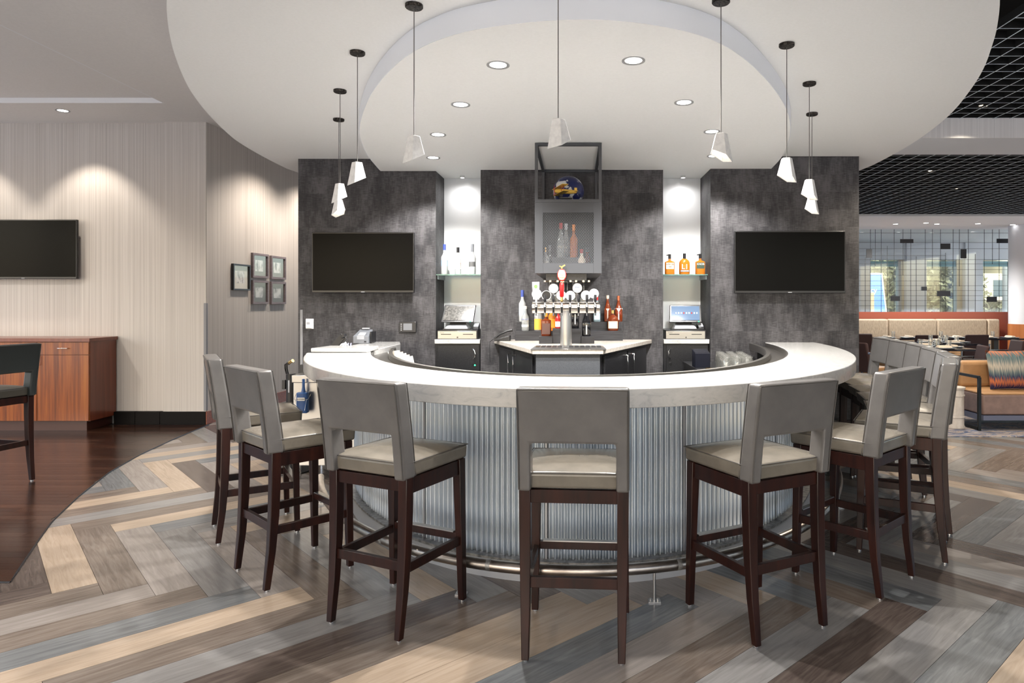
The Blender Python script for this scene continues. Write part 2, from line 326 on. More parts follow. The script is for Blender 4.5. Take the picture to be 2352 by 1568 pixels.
DPL = [wood_material('dark strip floor %d' % i, a, b_, c, .22, (1.0,30,1)) for i, (a,b_,c) in enumerate([((0.0118,0.0042,0.0029),(0.0252,0.0092,0.0050),(0.0462,0.0189,0.0105)), ((0.0084,0.0034,0.0025),(0.0176,0.0067,0.0042),(0.0315,0.0126,0.0076)), ((0.0189,0.0076,0.0046),(0.0357,0.0151,0.0088),(0.0630,0.0302,0.0189))])]

def stone_material():
    m = mat('white quartz', (.75,.72,.67), .13)
    noise_col(m, [(.30,(.35,.35,.35)),(.46,(.46,.455,.445)),(.7,(.51,.505,.49))], (3.0,9,9), 2.2, 8, .68, dist=1.6)
    return m
M['stone'] = stone_material()
def carpet_material():
    m = mat('patterned blue grey carpet', (.2,.2,.25), .95)
    noise_col(m, [(.36,(.03,.05,.13)),(.45,(.10,.12,.18)),(.52,(.36,.30,.26)),(.6,(.16,.13,.13)),(.7,(.42,.36,.31))], (1,3.5,1), 2.2, 7, .7, dist=2.5)
    return m
M['carpet'] = carpet_material()
def pillow_material():
    m = mat('ikat cushion', (.3,.3,.3), .85); n, l, b = nodes(m)
    tc = n.new('ShaderNodeTexCoord'); mp = n.new('ShaderNodeMapping'); mp.inputs['Scale'].default_value = (110,1,.5); l.new(tc.outputs['Object'], mp.inputs[0])
    nz = n.new('ShaderNodeTexNoise'); nz.inputs['Scale'].default_value = 1; nz.inputs['Detail'].default_value = 4; l.new(mp.outputs[0], nz.inputs['Vector'])
    sp = n.new('ShaderNodeSeparateXYZ'); l.new(tc.outputs['Object'], sp.inputs[0])
    ad = n.new('ShaderNodeMath'); ad.operation = 'MULTIPLY_ADD'; ad.inputs[1].default_value = .26; l.new(nz.outputs[0], ad.inputs[0]); l.new(sp.outputs[2], ad.inputs[2])
    cr = n.new('ShaderNodeValToRGB'); el = cr.color_ramp.elements
    S = [(.0,(.004,.006,.03)),(.17,(.01,.012,.06)),(.22,(.5,.14,.04)),(.27,(.01,.02,.07)),(.33,(.10,.14,.15)),(.40,(.45,.40,.34)),(.46,(.16,.19,.19)),(.53,(.04,.10,.12)),(.585,(.50,.15,.05)),(.64,(.05,.03,.04))]
    while len(el) < len(S): el.new(.5)
    for e, (p, c) in zip(el, S): e.position = p; e.color = (*c,1)
    l.new(ad.outputs[0], cr.inputs[0]); l.new(cr.outputs[0], b.inputs['Base Color']); return m
M['pillow'] = pillow_material()
def globe_material():
    m = mat('globe', (.01,.015,.08), .3); n, l, b = nodes(m)
    tc = n.new('ShaderNodeTexCoord'); nz = n.new('ShaderNodeTexNoise'); nz.inputs['Scale'].default_value = 8.5; nz.inputs['Detail'].default_value = 7; l.new(tc.outputs['Object'], nz.inputs['Vector'])
    cr = n.new('ShaderNodeValToRGB'); el = cr.color_ramp.elements; el[0].position = .545; el[0].color = (.010,.016,.085,1); el[1].position = .56; el[1].color = (.5,.5,.5,1)
    l.new(nz.outputs[0], cr.inputs[0]); l.new(cr.outputs[0], b.inputs['Base Color']); return m
M['globe'] = globe_material()

# ================================================================== STRUCTURE
ZL, ZU, ZLEFT, ZGRID, ZSOF = 2.7445, 2.865, 3.59, 3.16, 2.98      # ceiling heights
YL, YM, YR, YN = 6.56, 6.50, 6.445, 6.96                           # back wall piers and niche back
# ---- floor and its planks
fl = MB().box(-9.5, 12.5, -3.2, 18.4, -.25, -.006).build('floor', M['black_matte']); struct(fl)
PL, PW = 1.24, .19
ang = R(-47.5); U = Vector((math.cos(ang), math.sin(ang))); V = Vector((-math.sin(ang), math.cos(ang)))
A0 = onz(225, 1338.1); O0 = Vector((A0.x, A0.y)) - U*PL - V*PW
EDGE = [onz(px, py) for px, py in [(22,1338),(60,1280),(116,1200),(180,1140),(250,1085),(320,1045),(400,1008),(475,977)]]
EP = sorted([(e.y, e.x) for e in EDGE])
def edge_x(y):
    if y <= EP[0][0]: return EP[0][1]
    for (a, b), (c, d) in zip(EP, EP[1:]):
        if y <= c: return b+(d-b)*(y-a)/max(c-a,1e-6)
    return EP[-1][1]
planks = []
for k in range(-70, 90):
    for j in range(-9, 12):
        base = O0 + (U+V)*PW*k + (V-U)*PL*j
        for vert in (0, 1):
            if not vert: c = base + U*PL/2 + V*PW/2; a = ang
            else: c = base + U*PW/2 + V*(PW+PL/2); a = ang+math.pi/2
            if c.y < 1.6 or c.y > 13.0 or c.x < -6 or c.x > 9.5: continue
            px = CX+F*c.x/max(c.y,.1)
            if px < -420 or px > 2352+420: continue
            if c.y > 4.2 and c.x < edge_x(c.y)-.75: continue
            if c.x > 2.95 and c.y > 8.0: continue
            if ((c.x-.03)/1.35)**2+((c.y-6.45)/2.3)**2 < 1 and c.y < 6.45: continue
            if -2.6 < c.x < 2.7 and c.y > 6.6: continue
            if c.x < -2.6 and c.y > 11.5: continue
            planks.append((c.y, c.x, a))
planks.sort(key=lambda p: p[0]+abs(p[1]-0)*.12)
g = .0009
pm = MB().hexa([(-PL/2+g,-PW/2+g,-.006),(PL/2-g,-PW/2+g,-.006),(PL/2-g,PW/2-g,-.006),(-PL/2+g,PW/2-g,-.006),(-PL/2+g,-PW/2+g,0),(PL/2-g,-PW/2+g,0),(PL/2-g,PW/2-g,0),(-PL/2+g,PW/2-g,0)])
proto = pm.build('plank', PLK[0], fl); COL.objects.unlink(proto)
rp = random.Random(21); far = MB()
last = 0
for i, (y, x, a) in enumerate(planks):
    mi = rp.choices(range(6), (15,20,22,22,12,9))[0]
    if mi == last: mi = rp.choices(range(6), (15,20,22,22,12,9))[0]
    if abs(x-(A0.x-U.x*PL/2-V.x*PW/2)) < .02 and abs(y-(A0.y-U.y*PL/2-V.y*PW/2)) < .02: mi = 0
    last = mi
    if i < 300:
        o = proto.copy(); COL.objects.link(o); o.parent = fl; o.location = (x, y, 0); o.rotation_euler = (0,0,a)
        o.material_slots[0].link = 'OBJECT'; o.material_slots[0].material = PLK[mi]
    else:
        t = MB().hexa([(q[0],q[1],q[2]) for q in pm.v], mi); t.move(Matrix.Translation((x,y,0)) @ Matrix.Rotation(a,4,'Z'))
        far.add(t.v, t.f, mi)
if far.v:
    fo = far.build('far_planks', PLK, fl); fo['kind'] = 'stuff'
# ---- dark strip floor on the left, laid over the herringbone edge
ds = MB()
YD = EP[0][0]; ys = [YD+.12*i for i in range(48)]; ys = [y for y in ys if y < 7.98]+[7.98]
ds.band([(-9.3,y) for y in ys], [(edge_x(y)-.012,y) for y in ys], -.005, .0012)
dfl = ds.build('floor_dark_strip', M['black_matte']); struct(dfl)
rs = random.Random(5); SW = .083
ny = int((7.95-YD)/SW)
for r in range(ny):
    y0 = YD+r*SW; y1 = y0+SW
    xm = CX/F*y1*-1.0-.1; xe0, xe1 = edge_x(y0), edge_x(y1)
    x = max(-8.6, xm-rs.random()*1.0)
    while x < max(xe0, xe1)-.02:
        x2 = x+rs.uniform(1.0, 1.75)
        a0, a1 = min(x2, xe0), min(x2, xe1)
        if a0-x > .01 and a1-x > .01:
            gg = .0008
            MB().hexa([(x+gg,y0+gg,.0005),(a0-gg,y0+gg,.0005),(a1-gg,y1-gg,.0005),(x+gg,y1-gg,.0005),(x+gg,y0+gg,.003),(a0-gg,y0+gg,.003),(a1-gg,y1-gg,.003),(x+gg,y1-gg,.003)]).build('strip_plank', rs.choice(DPL), dfl)
        x = x2
pts = [(edge_x(y)+.004, y, .002) for y in [YD+.1*i for i in range(54)] if y < 7.95]
pts = [(-8.0, YD-.004, .002)] + pts
ts = MB().tube(pts, .006, 6).build('trim_1', M['black']); struct(ts)
# ---- carpet in the lounge
cp = MB().box(2.95, 12.4, 7.18, 18.2, -.004, .006).build('floor_carpet', M['carpet']); struct(cp)
# ---- left room walls
def wall(name, mb, m): return struct(mb.build(name, m))
wall('wall_left', MB().box(-9.4, -4.92, 7.96, 8.16, 0, ZLEFT).box(-4.92, -4.41, 7.92, 8.16, 0, ZLEFT), M['stripe'])
def side_x(y): return -4.41+.075*(y-7.92)
wall('wall_side', MB().hexa([(-4.45,7.925,0),(side_x(7.925)+.004,7.925,0),(side_x(14),14,0),(-4.6,14,0),(-4.45,7.925,ZLEFT),(side_x(7.925)+.004,7.925,ZLEFT),(side_x(14),14,ZLEFT),(-4.6,14,ZLEFT)]), M['stripe'])
wall('wall_passage', MB().box(-4.6, -2.3, 14, 14.2, 0, ZLEFT), M['stripe'])
bb = struct(MB().box(-5.49, -4.40, 7.90, 7.955, 0, .02).build('baseboard_left', M['black_base']))
for x0, x1 in ((-5.49,-5.24),(-5.237,-4.945),(-4.942,-4.40)):
    MB().box(x0, x1, 7.893, 7.93 if x0 > -4.95 else 7.96, .002, .152).build('tile', M['black_base'], bb, bevel=.003)
struct(MB().hexa([(side_x(7.94),7.90,0),(side_x(7.94)+.018,7.90,0),(side_x(13.9)+.018,13.9,0),(side_x(13.9),13.9,0),(side_x(7.94),7.90,.15),(side_x(7.94)+.018,7.90,.15),(side_x(13.9)+.018,13.9,.15),(side_x(13.9),13.9,.15)]).build('baseboard_side', M['red_base']))
struct(MB().box(-4.435, -4.402, 7.912, 7.95, .16, 1.44).build('trim_2', mat('grey metal guard', (.22,.22,.235), .55), bevel=.004))       # metal corner guard
struct(MB().box(-2.725, -2.70, YL-.006, YL+.035, .02, 1.38).build('trim_3', mat('grey corner guard', (.25,.25,.26), .5), bevel=.004))
# ---- back wall: three charcoal piers with two white glass niches
xl0, xl1 = at(685,600,YL).x, at(1001,600,YL).x
xm0, xm1 = at(1104,600,YM).x, at(1523,600,YM).x
xr0, xr1 = at(1632,600,YR).x, at(1973,600,YR).x
wall('wall_back_left', MB().box(xl0, xl1, YL, 8.6, 0, 3.1), M['dark_wall'])
wall('wall_back_center', MB().box(xm0, xm1, YM, 7.05, 0, ZL+.02), M['dark_wall'])
wall('wall_back_right', MB().box(xr0, xr1, YR, 8.6, 0, 3.1), M['dark_wall'])
wall('wall_niche_left', MB().box(xl1, xm0, YN+.012, 7.1, 0, ZL+.02), M['black_matte'])
wall('wall_niche_right', MB().box(xm1, xr0, YN+.012, 7.1, 0, ZL+.02), M['black_matte'])
for nm, a, b in (('trim_4', xl1, xm0), ('trim_5', xm1, xr0)):
    struct(MB().box(a+.002, b-.002, YN, YN+.012, 1.10, ZL).build(nm, M['white_glass']))
# ---- ceilings
def ell(cx, cy, a, b, t0, t1, n): return [(cx+a*math.sin(t0+(t1-t0)*i/n), cy-b*math.cos(t0+(t1-t0)*i/n)) for i in range(n+1)]
up_px = [(1974,394.6),(2057.6,352.5),(2116.9,316.2),(2185.8,262.6),(2236.5,197.6),(2263.2,151.7),(2280.5,100),(2289.8,68.6),(2298.7,0)]
upl_px = [(685,400),(610,363.5),(548.8,327.8),(523.3,307.4),(482.4,267.9),(441.6,216.8),(420,176),(400.8,126.3),(390.6,86.7),(384.2,45.9),(381.7,0)]
def ceil_pt(p, z):
    Y = F*(z-H)/(CY-p[1]); return ((p[0]-CX)*Y/F, Y)
right = [ceil_pt(p, ZU) for p in up_px]; left = [ceil_pt(p, ZU) for p in upl_px]
(xa, ya), (xb, yb) = right[-1], left[-1]
cxm = (xa+xb)/2; am = (xa-xb)/2
# the near end of the soffit, above the camera's view
t1 = math.acos((7.66-(ya+yb)/2)/5.83)
front = ell(cxm, 7.66, am/math.sin(t1), 5.83, t1, -t1, 24)[1:-1]
def smooth(poly, it=2):
    for _ in range(it):
        q = [poly[0]]
        for p0, p1 in zip(poly, poly[1:]): q += [(.75*p0[0]+.25*p1[0], .75*p0[1]+.25*p1[1]), (.25*p0[0]+.75*p1[0], .25*p0[1]+.75*p1[1])]
        poly = q+[poly[-1]]
    return poly
outline = smooth([(right[0][0]-.35, 8.3), right[0]]+right[1:]+front+left[::-1]+[(left[0][0]+.55, 8.6)])
cu = MB().prism(outline, ZU, ZLEFT-.005).build('ceiling_soffit', M['ceil'], smooth=35); struct(cu)
low_px = [(1770.7,387.8),(1797.4,359.7),(1814,318.9),(1815.8,288.3),(1807.7,251.3),(1777,201.5),(1710.7,132.7),(1624,82.9),(1478.6,52.3),(1315.7,42.1),(1111.6,62.5),(1004.5,90.6),(920.3,135.2),(856.5,206.6),(833.6,257.7),(825.4,293.4),(825.9,313.8),(841.2,354.6),(873.1,391.6)]
lowc = smooth([ceil_pt(p, ZL) for p in low_px])
lp = [(lowc[0][0]+.02, 7.0)]+lowc+[(lowc[-1][0]-.02, 7.0)]
lo = MB().prism(lp, ZL, ZU+.02).build('ceiling_drop', M['ceil'], smooth=30); struct(lo)
fo2 = [(x_+(.004 if x_ > 0 else -.004)*abs(x_)/1.9, y_-.003) for x_, y_ in lowc]
MB().band(fo2, [(x_*.999, y_) for x_, y_ in lowc], ZL+.0015, ZU-.0005).build('fascia', M['fascia'], lo, smooth=30)  # thin band over the drop's edge, carries the painted daylight tint
# warm grey ceiling on the left with a shallow tray recess
tx = at(378,237,1).x*F*(ZLEFT-H)/(CY-237); ty = F*(ZLEFT-H)/(CY-237)
cl = MB().box(-9.4, tx, ty, 14.2, ZLEFT, ZLEFT+.1).box(tx, 3.05, 2.0, 14.2, ZLEFT, ZLEFT+.1).box(-9.4, 3.05, -3.2, 2.0, ZLEFT, ZLEFT+.1).box(-9.4, tx, 2.0, ty, ZLEFT+.055, ZLEFT+.1)
struct(cl.build('ceiling', M['ceil_left']))
struct(MB().box(-9.4, tx-.001, ty-.012, ty+.0005, ZLEFT-.0, ZLEFT+.055).box(tx-.012, tx+.0005, 2.0, ty, ZLEFT, ZLEFT+.055).build('trim_6', M['white']))
# right: fascia band, beam, open cell grids over black plenum
struct(MB().box(2.5, 12.4, 6.2, 6.9, ZSOF, ZGRID+.35).build('ceiling_beam', M['fascia']))
struct(MB().box(2.5, 12.4, 6.19, 6.2, ZSOF, ZGRID+.07).build('trim_7', M['stripe2']))
struct(MB().box(2.3, 12.4, -3.2, 6.2, ZGRID+.34, ZGRID+.40).box(2.3, 12.4, 6.9, 11.7, ZSOF+.36, ZSOF+.42).build('ceiling_plenum', M['plenum']))
struct(MB().box(2.5, 12.4, 11.7, 18.2, ZSOF, ZSOF+.4).build('ceiling_window', M['ceil']))
struct(MB().box(2.5, 12.4, 11.66, 11.70, ZSOF-.03, ZSOF+.06).build('trim_8', M['steel']))
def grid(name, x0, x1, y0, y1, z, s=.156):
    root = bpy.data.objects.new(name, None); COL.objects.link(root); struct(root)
    my = MB().box(-.0045,.0045, y0, y1, 0, .05); my.m[0] = 1; oy = my.build('grid_bar', [M['plenum'], M['grid']], root); oy.location = (x0, 0, z)  # underside face pale: light from below painted onto the black bars
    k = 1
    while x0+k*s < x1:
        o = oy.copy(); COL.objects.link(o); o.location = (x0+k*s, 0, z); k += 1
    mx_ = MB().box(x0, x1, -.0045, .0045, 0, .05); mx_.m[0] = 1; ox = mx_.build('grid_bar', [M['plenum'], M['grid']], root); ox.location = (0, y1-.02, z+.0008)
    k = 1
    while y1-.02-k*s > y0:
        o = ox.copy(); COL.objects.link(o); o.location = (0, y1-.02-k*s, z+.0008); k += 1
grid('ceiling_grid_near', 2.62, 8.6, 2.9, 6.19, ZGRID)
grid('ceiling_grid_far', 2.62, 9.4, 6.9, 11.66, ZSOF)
# front facade behind the camera: columns and lintel with open glazing between
fac = MB().box(-9.4, 12.4, -3.2, -2.9, 2.95, 3.7).box(-9.4, 12.4, -3.2, -2.9, 0, .35)
for x in (-9.2, -6.4, -3.6, -.8, 2.0, 4.8, 7.6, 10.4): fac.box(x-.16, x+.16, -3.2, -2.9, 0, 3)
struct(fac.build('wall_front', M['mullion']))
# right side facade
fac = MB().box(12.1, 12.4, -3.2, 18.2, 2.95, 3.6).box(12.1, 12.4, -3.2, 18.2, 0, .8)
for y in (-1.5, 2.2, 5.9, 9.6, 13.3, 17.0): fac.box(12.1, 12.4, y-.25, y+.25, 0, 3)
struct(fac.build('wall_right', M['mullion']))
fac = MB().box(-9.5, -9.3, -3.2, 8.1, 3.2, 3.6).box(-9.5, -9.3, -3.2, 8.1, 0, .3)  # unseen far left side, opened between columns to let more daylight in
for y in (-1.6, 1.0, 3.6, 6.2): fac.box(-9.5, -9.3, y-.15, y+.15, 0, 3.3)
struct(fac.build('wall_far_left', M['mullion']))
# window wall of the dining room
YW = 17.6
ww = MB()
def wx(px): return (px-CX)*YW/F
def wz(py): return H-(py-CY)*YW/F
for a, b in ((1900,1990),(2072,2117),(2205,2245),(2330,2420)):
    ww.box(wx(a), wx(b), YW-.25, YW+.1, .3, ZSOF)
ww.box(wx(1850), wx(2420), YW-.2, YW+.05, wz(597), ZSOF+.1).box(wx(1850), wx(2420), YW-.2, YW+.1, 0, wz(716))
struct(ww.build('wall_window', M['mullion']))
for i, (a, b) in enumerate(((1990,2072),(2117,2205),(2245,2330))):
    o = struct(MB().box(wx(a), wx(b), YW-.02, YW, wz(716), wz(597)).build('window_%d' % (i+1), M['pane']))
    MB().box(wx(b)-.14, wx(b), YW-.1, YW+.06, wz(716), wz(597)).build('jamb', M['house'], o)
    MB().box(wx(a), wx(b), YW-.05, YW+.03, wz(612), wz(600)).build('blind', mat('teal blind %d' % i, (.22,.42,.46), .5), o)
# ================================================================== BAR
BC = (.02, 6.45)                                    # the bar is half an ellipse against the back wall
def bell(a, b, t0=-90, t1=90, n=96, cx=BC[0], cy=BC[1]): return ell(cx, cy, a, b, R(t0), R(t1), n)
TL = -67.5                                           # the left end stops short of the wall, leaving a pass-through
bar = thing('bar_counter', 'curved bar with thick white quartz top and corrugated metal front', 'bar', (0,0,0))
oa = bell(2.27, 3.42, TL, 90); ia = bell(1.80, 2.93, TL, 90)
oa[-1] = (oa[-1][0], YR-.002); ia[-1] = (ia[-1][0], YR-.002)
ia[0] = (ia[0][0]-.02, oa[0][1])
top = MB().band(oa, ia, .977, 1.067).prism([oa[0], ia[0], (ia[0][0]+.02, 6.2), (-1.74, YL-.01), (-2.03, YL-.01), (-2.05, oa[0][1])], .9772, 1.0668)
top.build('countertop', M['stone'], bar, smooth=30, bevel=.004)
MB().prism([(-2.06,5.15),(-1.62,5.15),(-1.62,5.45),(-2.02,5.45)], 1.0672, 1.102).build('raised_ledge', M['stone'], bar, bevel=.008)
# drink rail trough along the inner edge
t_out = bell(1.80, 2.93, TL-8, 89); t_in = bell(1.66, 2.79, TL-8, 89)
MB().band(t_out, t_in, 1.018, 1.024).band(bell(1.665,2.795,TL-8,89), bell(1.635,2.765,TL-8,89), 1.0, 1.06).band(bell(1.797,2.927,TL-8,89), bell(1.788,2.918,TL-8,89), 1.02, 1.062).build('drink_rail', mat('dull drink rail steel', (.30,.285,.265), .3, 1), bar, smooth=40)
# body, corrugated sheets, seam strips
MB().band(bell(1.90, 2.92, TL+3, 89.5), bell(1.72, 2.74, TL+3, 89.5), .10, .977).build('body', M['black_matte'], bar, smooth=30)
def arc_pts(a, b, t0, t1, step):
    P = bell(a, b, t0, t1, 4000); out = [P[0]]; acc = 0; nrm = []
    for p, q in zip(P, P[1:]):
        acc += math.hypot(q[0]-p[0], q[1]-p[1])
        if acc >= step: out.append(q); acc = 0
    return out
AP = arc_pts(1.915, 2.935, TL+3, 89.3, .0275/8)
prof = [0, .0, .002, .019, .023, .023, .019, .002]   # one flute in eight steps
nor = []
for i, p in enumerate(AP):
    a, c = AP[max(i-1,0)], AP[min(i+1,len(AP)-1)]; d = Vector((c[0]-a[0], c[1]-a[1])).normalized(); nor.append(Vector((d.y, -d.x)))
NP = 8*24
for s0 in range(0, len(AP)-9, NP):
    seg = range(s0, min(s0+NP+1, len(AP)))
    A = [(AP[i][0]+nor[i].x*(.002+prof[i%8]), AP[i][1]+nor[i].y*(.002+prof[i%8])) for i in seg]
    B = [(AP[i][0]-nor[i].x*.006, AP[i][1]-nor[i].y*.006) for i in seg]
    MB().band(A, B, .112, .976).build('corrugated_sheet', M['corr'], bar, smooth=60)
    i = seg[-1]; p = Vector(AP[i]); d = Vector((-nor[i].y, nor[i].x)); q = p+nor[i]*.024
    MB().hexa([(*(p-d*.006),.112),(*(p+d*.006),.112),(*(q+d*.006),.112),(*(q-d*.006),.112),(*(p-d*.006),.976),(*(p+d*.006),.976),(*(q+d*.006),.976),(*(q-d*.006),.976)]).build('seam_strip', M['kick'], bar)
MB().band(bell(1.985, 3.00, TL+3, 89.5), bell(1.70, 2.72, TL+3, 89.5), 0.0, .098).build('kick_base', M['kick'], bar, smooth=30)
MB().band(bell(1.988, 3.003, TL+3, 89.5), bell(1.90, 2.92, TL+3, 89.5), .0985, .112).build('ledge', M['ledge'], bar, smooth=30)
# foot rail on floor brackets
RA = (2.17, 3.24)
rail = MB().tube([(x,y,.168) for x, y in bell(*RA, TL+6, 86, 120)], .028, 14).build('foot_rail', M['rail'], bar, smooth=50)
for t in (-60, -40, -16, 9.5, 35, 58, 78):
    x, y = bell(*RA, t, t, 1)[0]
    b = MB().cyl((x,y,.006), (x,y,.148), .0075, 10).box(x-.03, x+.03, y-.02, y+.02, 0.0003, .006).cyl((x-.018,y,.006),(x-.018,y,.016),.006,8).cyl((x+.018,y,.006),(x+.018,y,.016),.006,8)
    b.build('rail_bracket', M['steel'], bar, smooth=40)
    xi, yi = bell(1.99, 3.0, t, t, 1)[0]
for t in (-50, -30, -12.3, 12.5, 34, 52, 70):
    x, y = bell(*RA, t, t, 1)[0]; x2, y2 = bell(*RA, t+.6, t+.6, 1)[0]
    MB().tube([(x,y,.168),(x2,y2,.168)], .0287, 14).build('rail_joint', M['ledge'], bar, smooth=50)  # darker rings: shading at the joints put into the metal colour
# ------------------------------------------------------------------ bar stools
def make_stool(name, label, ml, ms):
    t = thing(name, label, 'bar stool')
    for sx in (-1, 1):
        rings = [(-.228,.008,.030),(-.206,.20,.038),(-.194,.38,.044),(-.189,.55,.047),(-.188,.70,.048)]; lm = MB(); vs = []; fs = []
        for q_, (y_, z_, w_) in enumerate(rings): vs += [(sx*(.196+.006*z_/.7)+i_*w_/2, y_+j_*w_/2, z_) for i_, j_ in ((-1,-1),(1,-1),(1,1),(-1,1))]
        for q_ in range(len(rings)-1): fs += [(4*q_+k_, 4*q_+(k_+1)%4, 4*q_+4+(k_+1)%4, 4*q_+4+k_) for k_ in range(4)]
        lm.add(vs, fs+[(3,2,1,0),(16,17,18,19)]).build('leg', M['dark_wood'], t, smooth=30, bevel=.003)
        MB().taper((sx*.214,.215,.008), (sx*.203,.200,.70), .031, .046).build('leg', M['dark_wood'], t, bevel=.003)
        MB().cyl((sx*.196,-.225,0),(sx*.196,-.225,.010),.011,10).build('glide', M['glide'], t)
        MB().cyl((sx*.214,.215,0),(sx*.214,.215,.010),.011,10).build('glide', M['glide'], t)
        MB().bar((sx*.197,-.195,.300),(sx*.207,.205,.300),.022,.042).build('stretcher', M['dark_wood'], t, bevel=.002)
        MB().bar((sx*.205,-.17,.66),(sx*.205,.19,.66),.026,.07).build('apron', M['dark_wood'], t, bevel=.002)
    MB().bar((-.18,-.196,.312),(.18,-.196,.312),.022,.044).build('stretcher', M['dark_wood'], t, bevel=.002)
    fs = MB().bar((-.19,.206,.318),(.19,.206,.318),.026,.036).build('stretcher', M['dark_wood'], t, bevel=.002)
    MB().box(-.175,.175,.192,.221,.336,.341).build('foot_plate', M['steel'], fs)
    MB().bar((-.185,-.190,.665),(.185,-.190,.665),.026,.055).build('apron', M['dark_wood'], t, bevel=.002)
    MB().bar((-.185,.203,.66),(.185,.203,.66),.026,.07).build('apron', M['dark_wood'], t, bevel=.002)
    # cushion: boxed sides and a gently crowned top
    n = 10; sm = MB(); xs = [-.226+.452*i/n for i in range(n+1)]; yy = [-.212+.457*i/n for i in range(n+1)]
    def zt(x, y):
        u = abs(x)/.226; v = abs((y-.0165)/.2285); return .764+.024*(1-u**3)*(1-v**3)
    vs = [(x, y, zt(x,y)) for x in xs for y in yy]; fsx = [(i*(n+1)+j, (i+1)*(n+1)+j, (i+1)*(n+1)+j+1, i*(n+1)+j+1) for i in range(n) for j in range(n)]
    sm.add(vs, fsx)
    rim = [(i,0) for i in range(n)]+[(n,j) for j in range(n)]+[(n-i,n) for i in range(n)]+[(0,n-j) for j in range(n)]
    o0 = len(sm.v); m_ = len(rim)
    sm.v += [(xs[i]*.985, .0165+(yy[j]-.0165)*.985, .698) for i, j in rim]
    for k in range(m_):
        a, b = rim[k], rim[(k+1)%m_]; sm.f.append((a[0]*(n+1)+a[1], o0+k, o0+(k+1)%m_, b[0]*(n+1)+b[1])); sm.m.append(0)
    sm.f.append(tuple(range(o0, o0+m_))); sm.m.append(0)
    cu = sm.build('seat', ms, t, smooth=45, bevel=.013, seg=4)
    loop = [(xs[i]*1.002, .0165+(yy[j]-.0165)*1.002, zt(xs[i],yy[j])-.001) for i, j in rim]
    MB().tube(loop, .0022, 6, closed=True).build('seam', M['piping'], cu)
    # back: full panel above, two posts below, leaning backwards
    lean = lambda z: -.055*max(0,(z-.69)/.43)**1.25
    xs2 = [-.228,-.174,-.06,.06,.174,.228]; zs2 = [.692,.76,.83,.892,.95,1.01,1.07,1.120]
    yb_ = lambda x, z: -.232+lean(z)-(.004 if .05 < abs(x) < .2 else 0); yf_ = lambda x, z: -.150+lean(z)*.78+(.03*(z-.69)/.43 if False else 0)-.018*max(0,(z-.69)/.43)
    bk = MB().cells(xs2, zs2, lambda i, j: j >= 3 or i in (0,4), yb_, yf_).build('backrest', ml, t, smooth=60, bevel=.012, seg=3)
    for yy_, off in ((yb_, -.0012), (yf_, .0012)):
        P = [(-.222,.70)]+[(-.222,z) for z in (.76,.83,.892,.95,1.01,1.07)]+[(-.222,1.112),(-.06,1.113),(.06,1.113),(.222,1.112)]+[(.222,z) for z in (1.07,1.01,.95,.892,.83,.76)]+[(.222,.70)]
        MB().tube([(x, yy_(x,z)+off*2, z) for x, z in P], .0030, 6).build('piping', M['piping'], bk)
    return t
st0 = make_stool('bar_stool', 'x', M['leather'], M['seat_leather'])
def leg_mid(a, b): return Vector(((a.x+b.x)/2, (a.y+b.y)/2, 0))
def from_legs(pa, pb):                                # two rear leg feet in the photograph, left then right
    a, b = onz(*pa), onz(*pb); r = math.atan2(b.y-a.y, b.x-a.x); m_ = leg_mid(a, b); f = Vector((-math.sin(r), math.cos(r), 0)); return m_+f*.225, r
spots = []
spots.append((from_legs((1199,1516),(1436,1525)), 'grey leather bar stool standing squarely with its back to the camera at bar centre'))
spots.append((from_legs((757,1428),(922,1474)), 'grey leather bar stool, first one to the left of the centre stool'))
spots.append((from_legs((543.6,1306),(616.4,1360)), 'grey leather bar stool, second one to the left of the centre stool'))
spots.append((from_legs((492.7,1206),(502.5,1250)), 'grey leather bar stool at the left end of the bar, nearest the beige wall'))
spots.append((from_legs((1736.8,1485),(1889.3,1438)), 'grey leather bar stool, first one to the right of the centre stool'))
spots.append((from_legs((2020.5,1375),(2092,1325)), 'grey leather bar stool, second one to the right of the centre stool, back in shade'))
spots.append((from_legs((2155,1283),(2165,1239)), 'grey leather bar stool, third one to the right of the centre stool'))
spots[6] = ((Vector((1.955,4.005,0)), R(61)), spots[6][1])
for (bx, by, a, lab) in ((2.19,4.435,70,'grey leather bar stool, fourth one to the right, fifth from the dark wall'), (2.345,4.880,76,'grey leather bar stool, fifth one to the right, seen edge on beside the tables'),
                         (2.475,5.322,80,'grey leather bar stool, third from the dark wall at the right end of the bar'), (2.565,5.764,84,'grey leather bar stool, second from the dark wall at the right end of the bar'), (2.63,6.206,87,'grey leather bar stool next to the dark wall, farthest along the right of the bar')):
    spots.append(((Vector((bx,by,0)), R(a)), lab))
for i, ((p, r), lab) in enumerate(spots):
    o = st0 if i == 0 else copy_tree(st0)
    o.location = (p.x, p.y, .0004); o.rotation_euler = (0,0,r); tag(o, lab, 'bar stool', 'grey bar stools around the bar')
    if i > 6: o.scale = (.955,1,1)
dk = make_stool('bar_stool', 'dark leather bar stool by the wooden cabinet, cut off by the left edge', M['dleather'], M['dseat'])
dk.location = (-4.70, 5.28, .0035); dk.rotation_euler = (0,0,R(78))
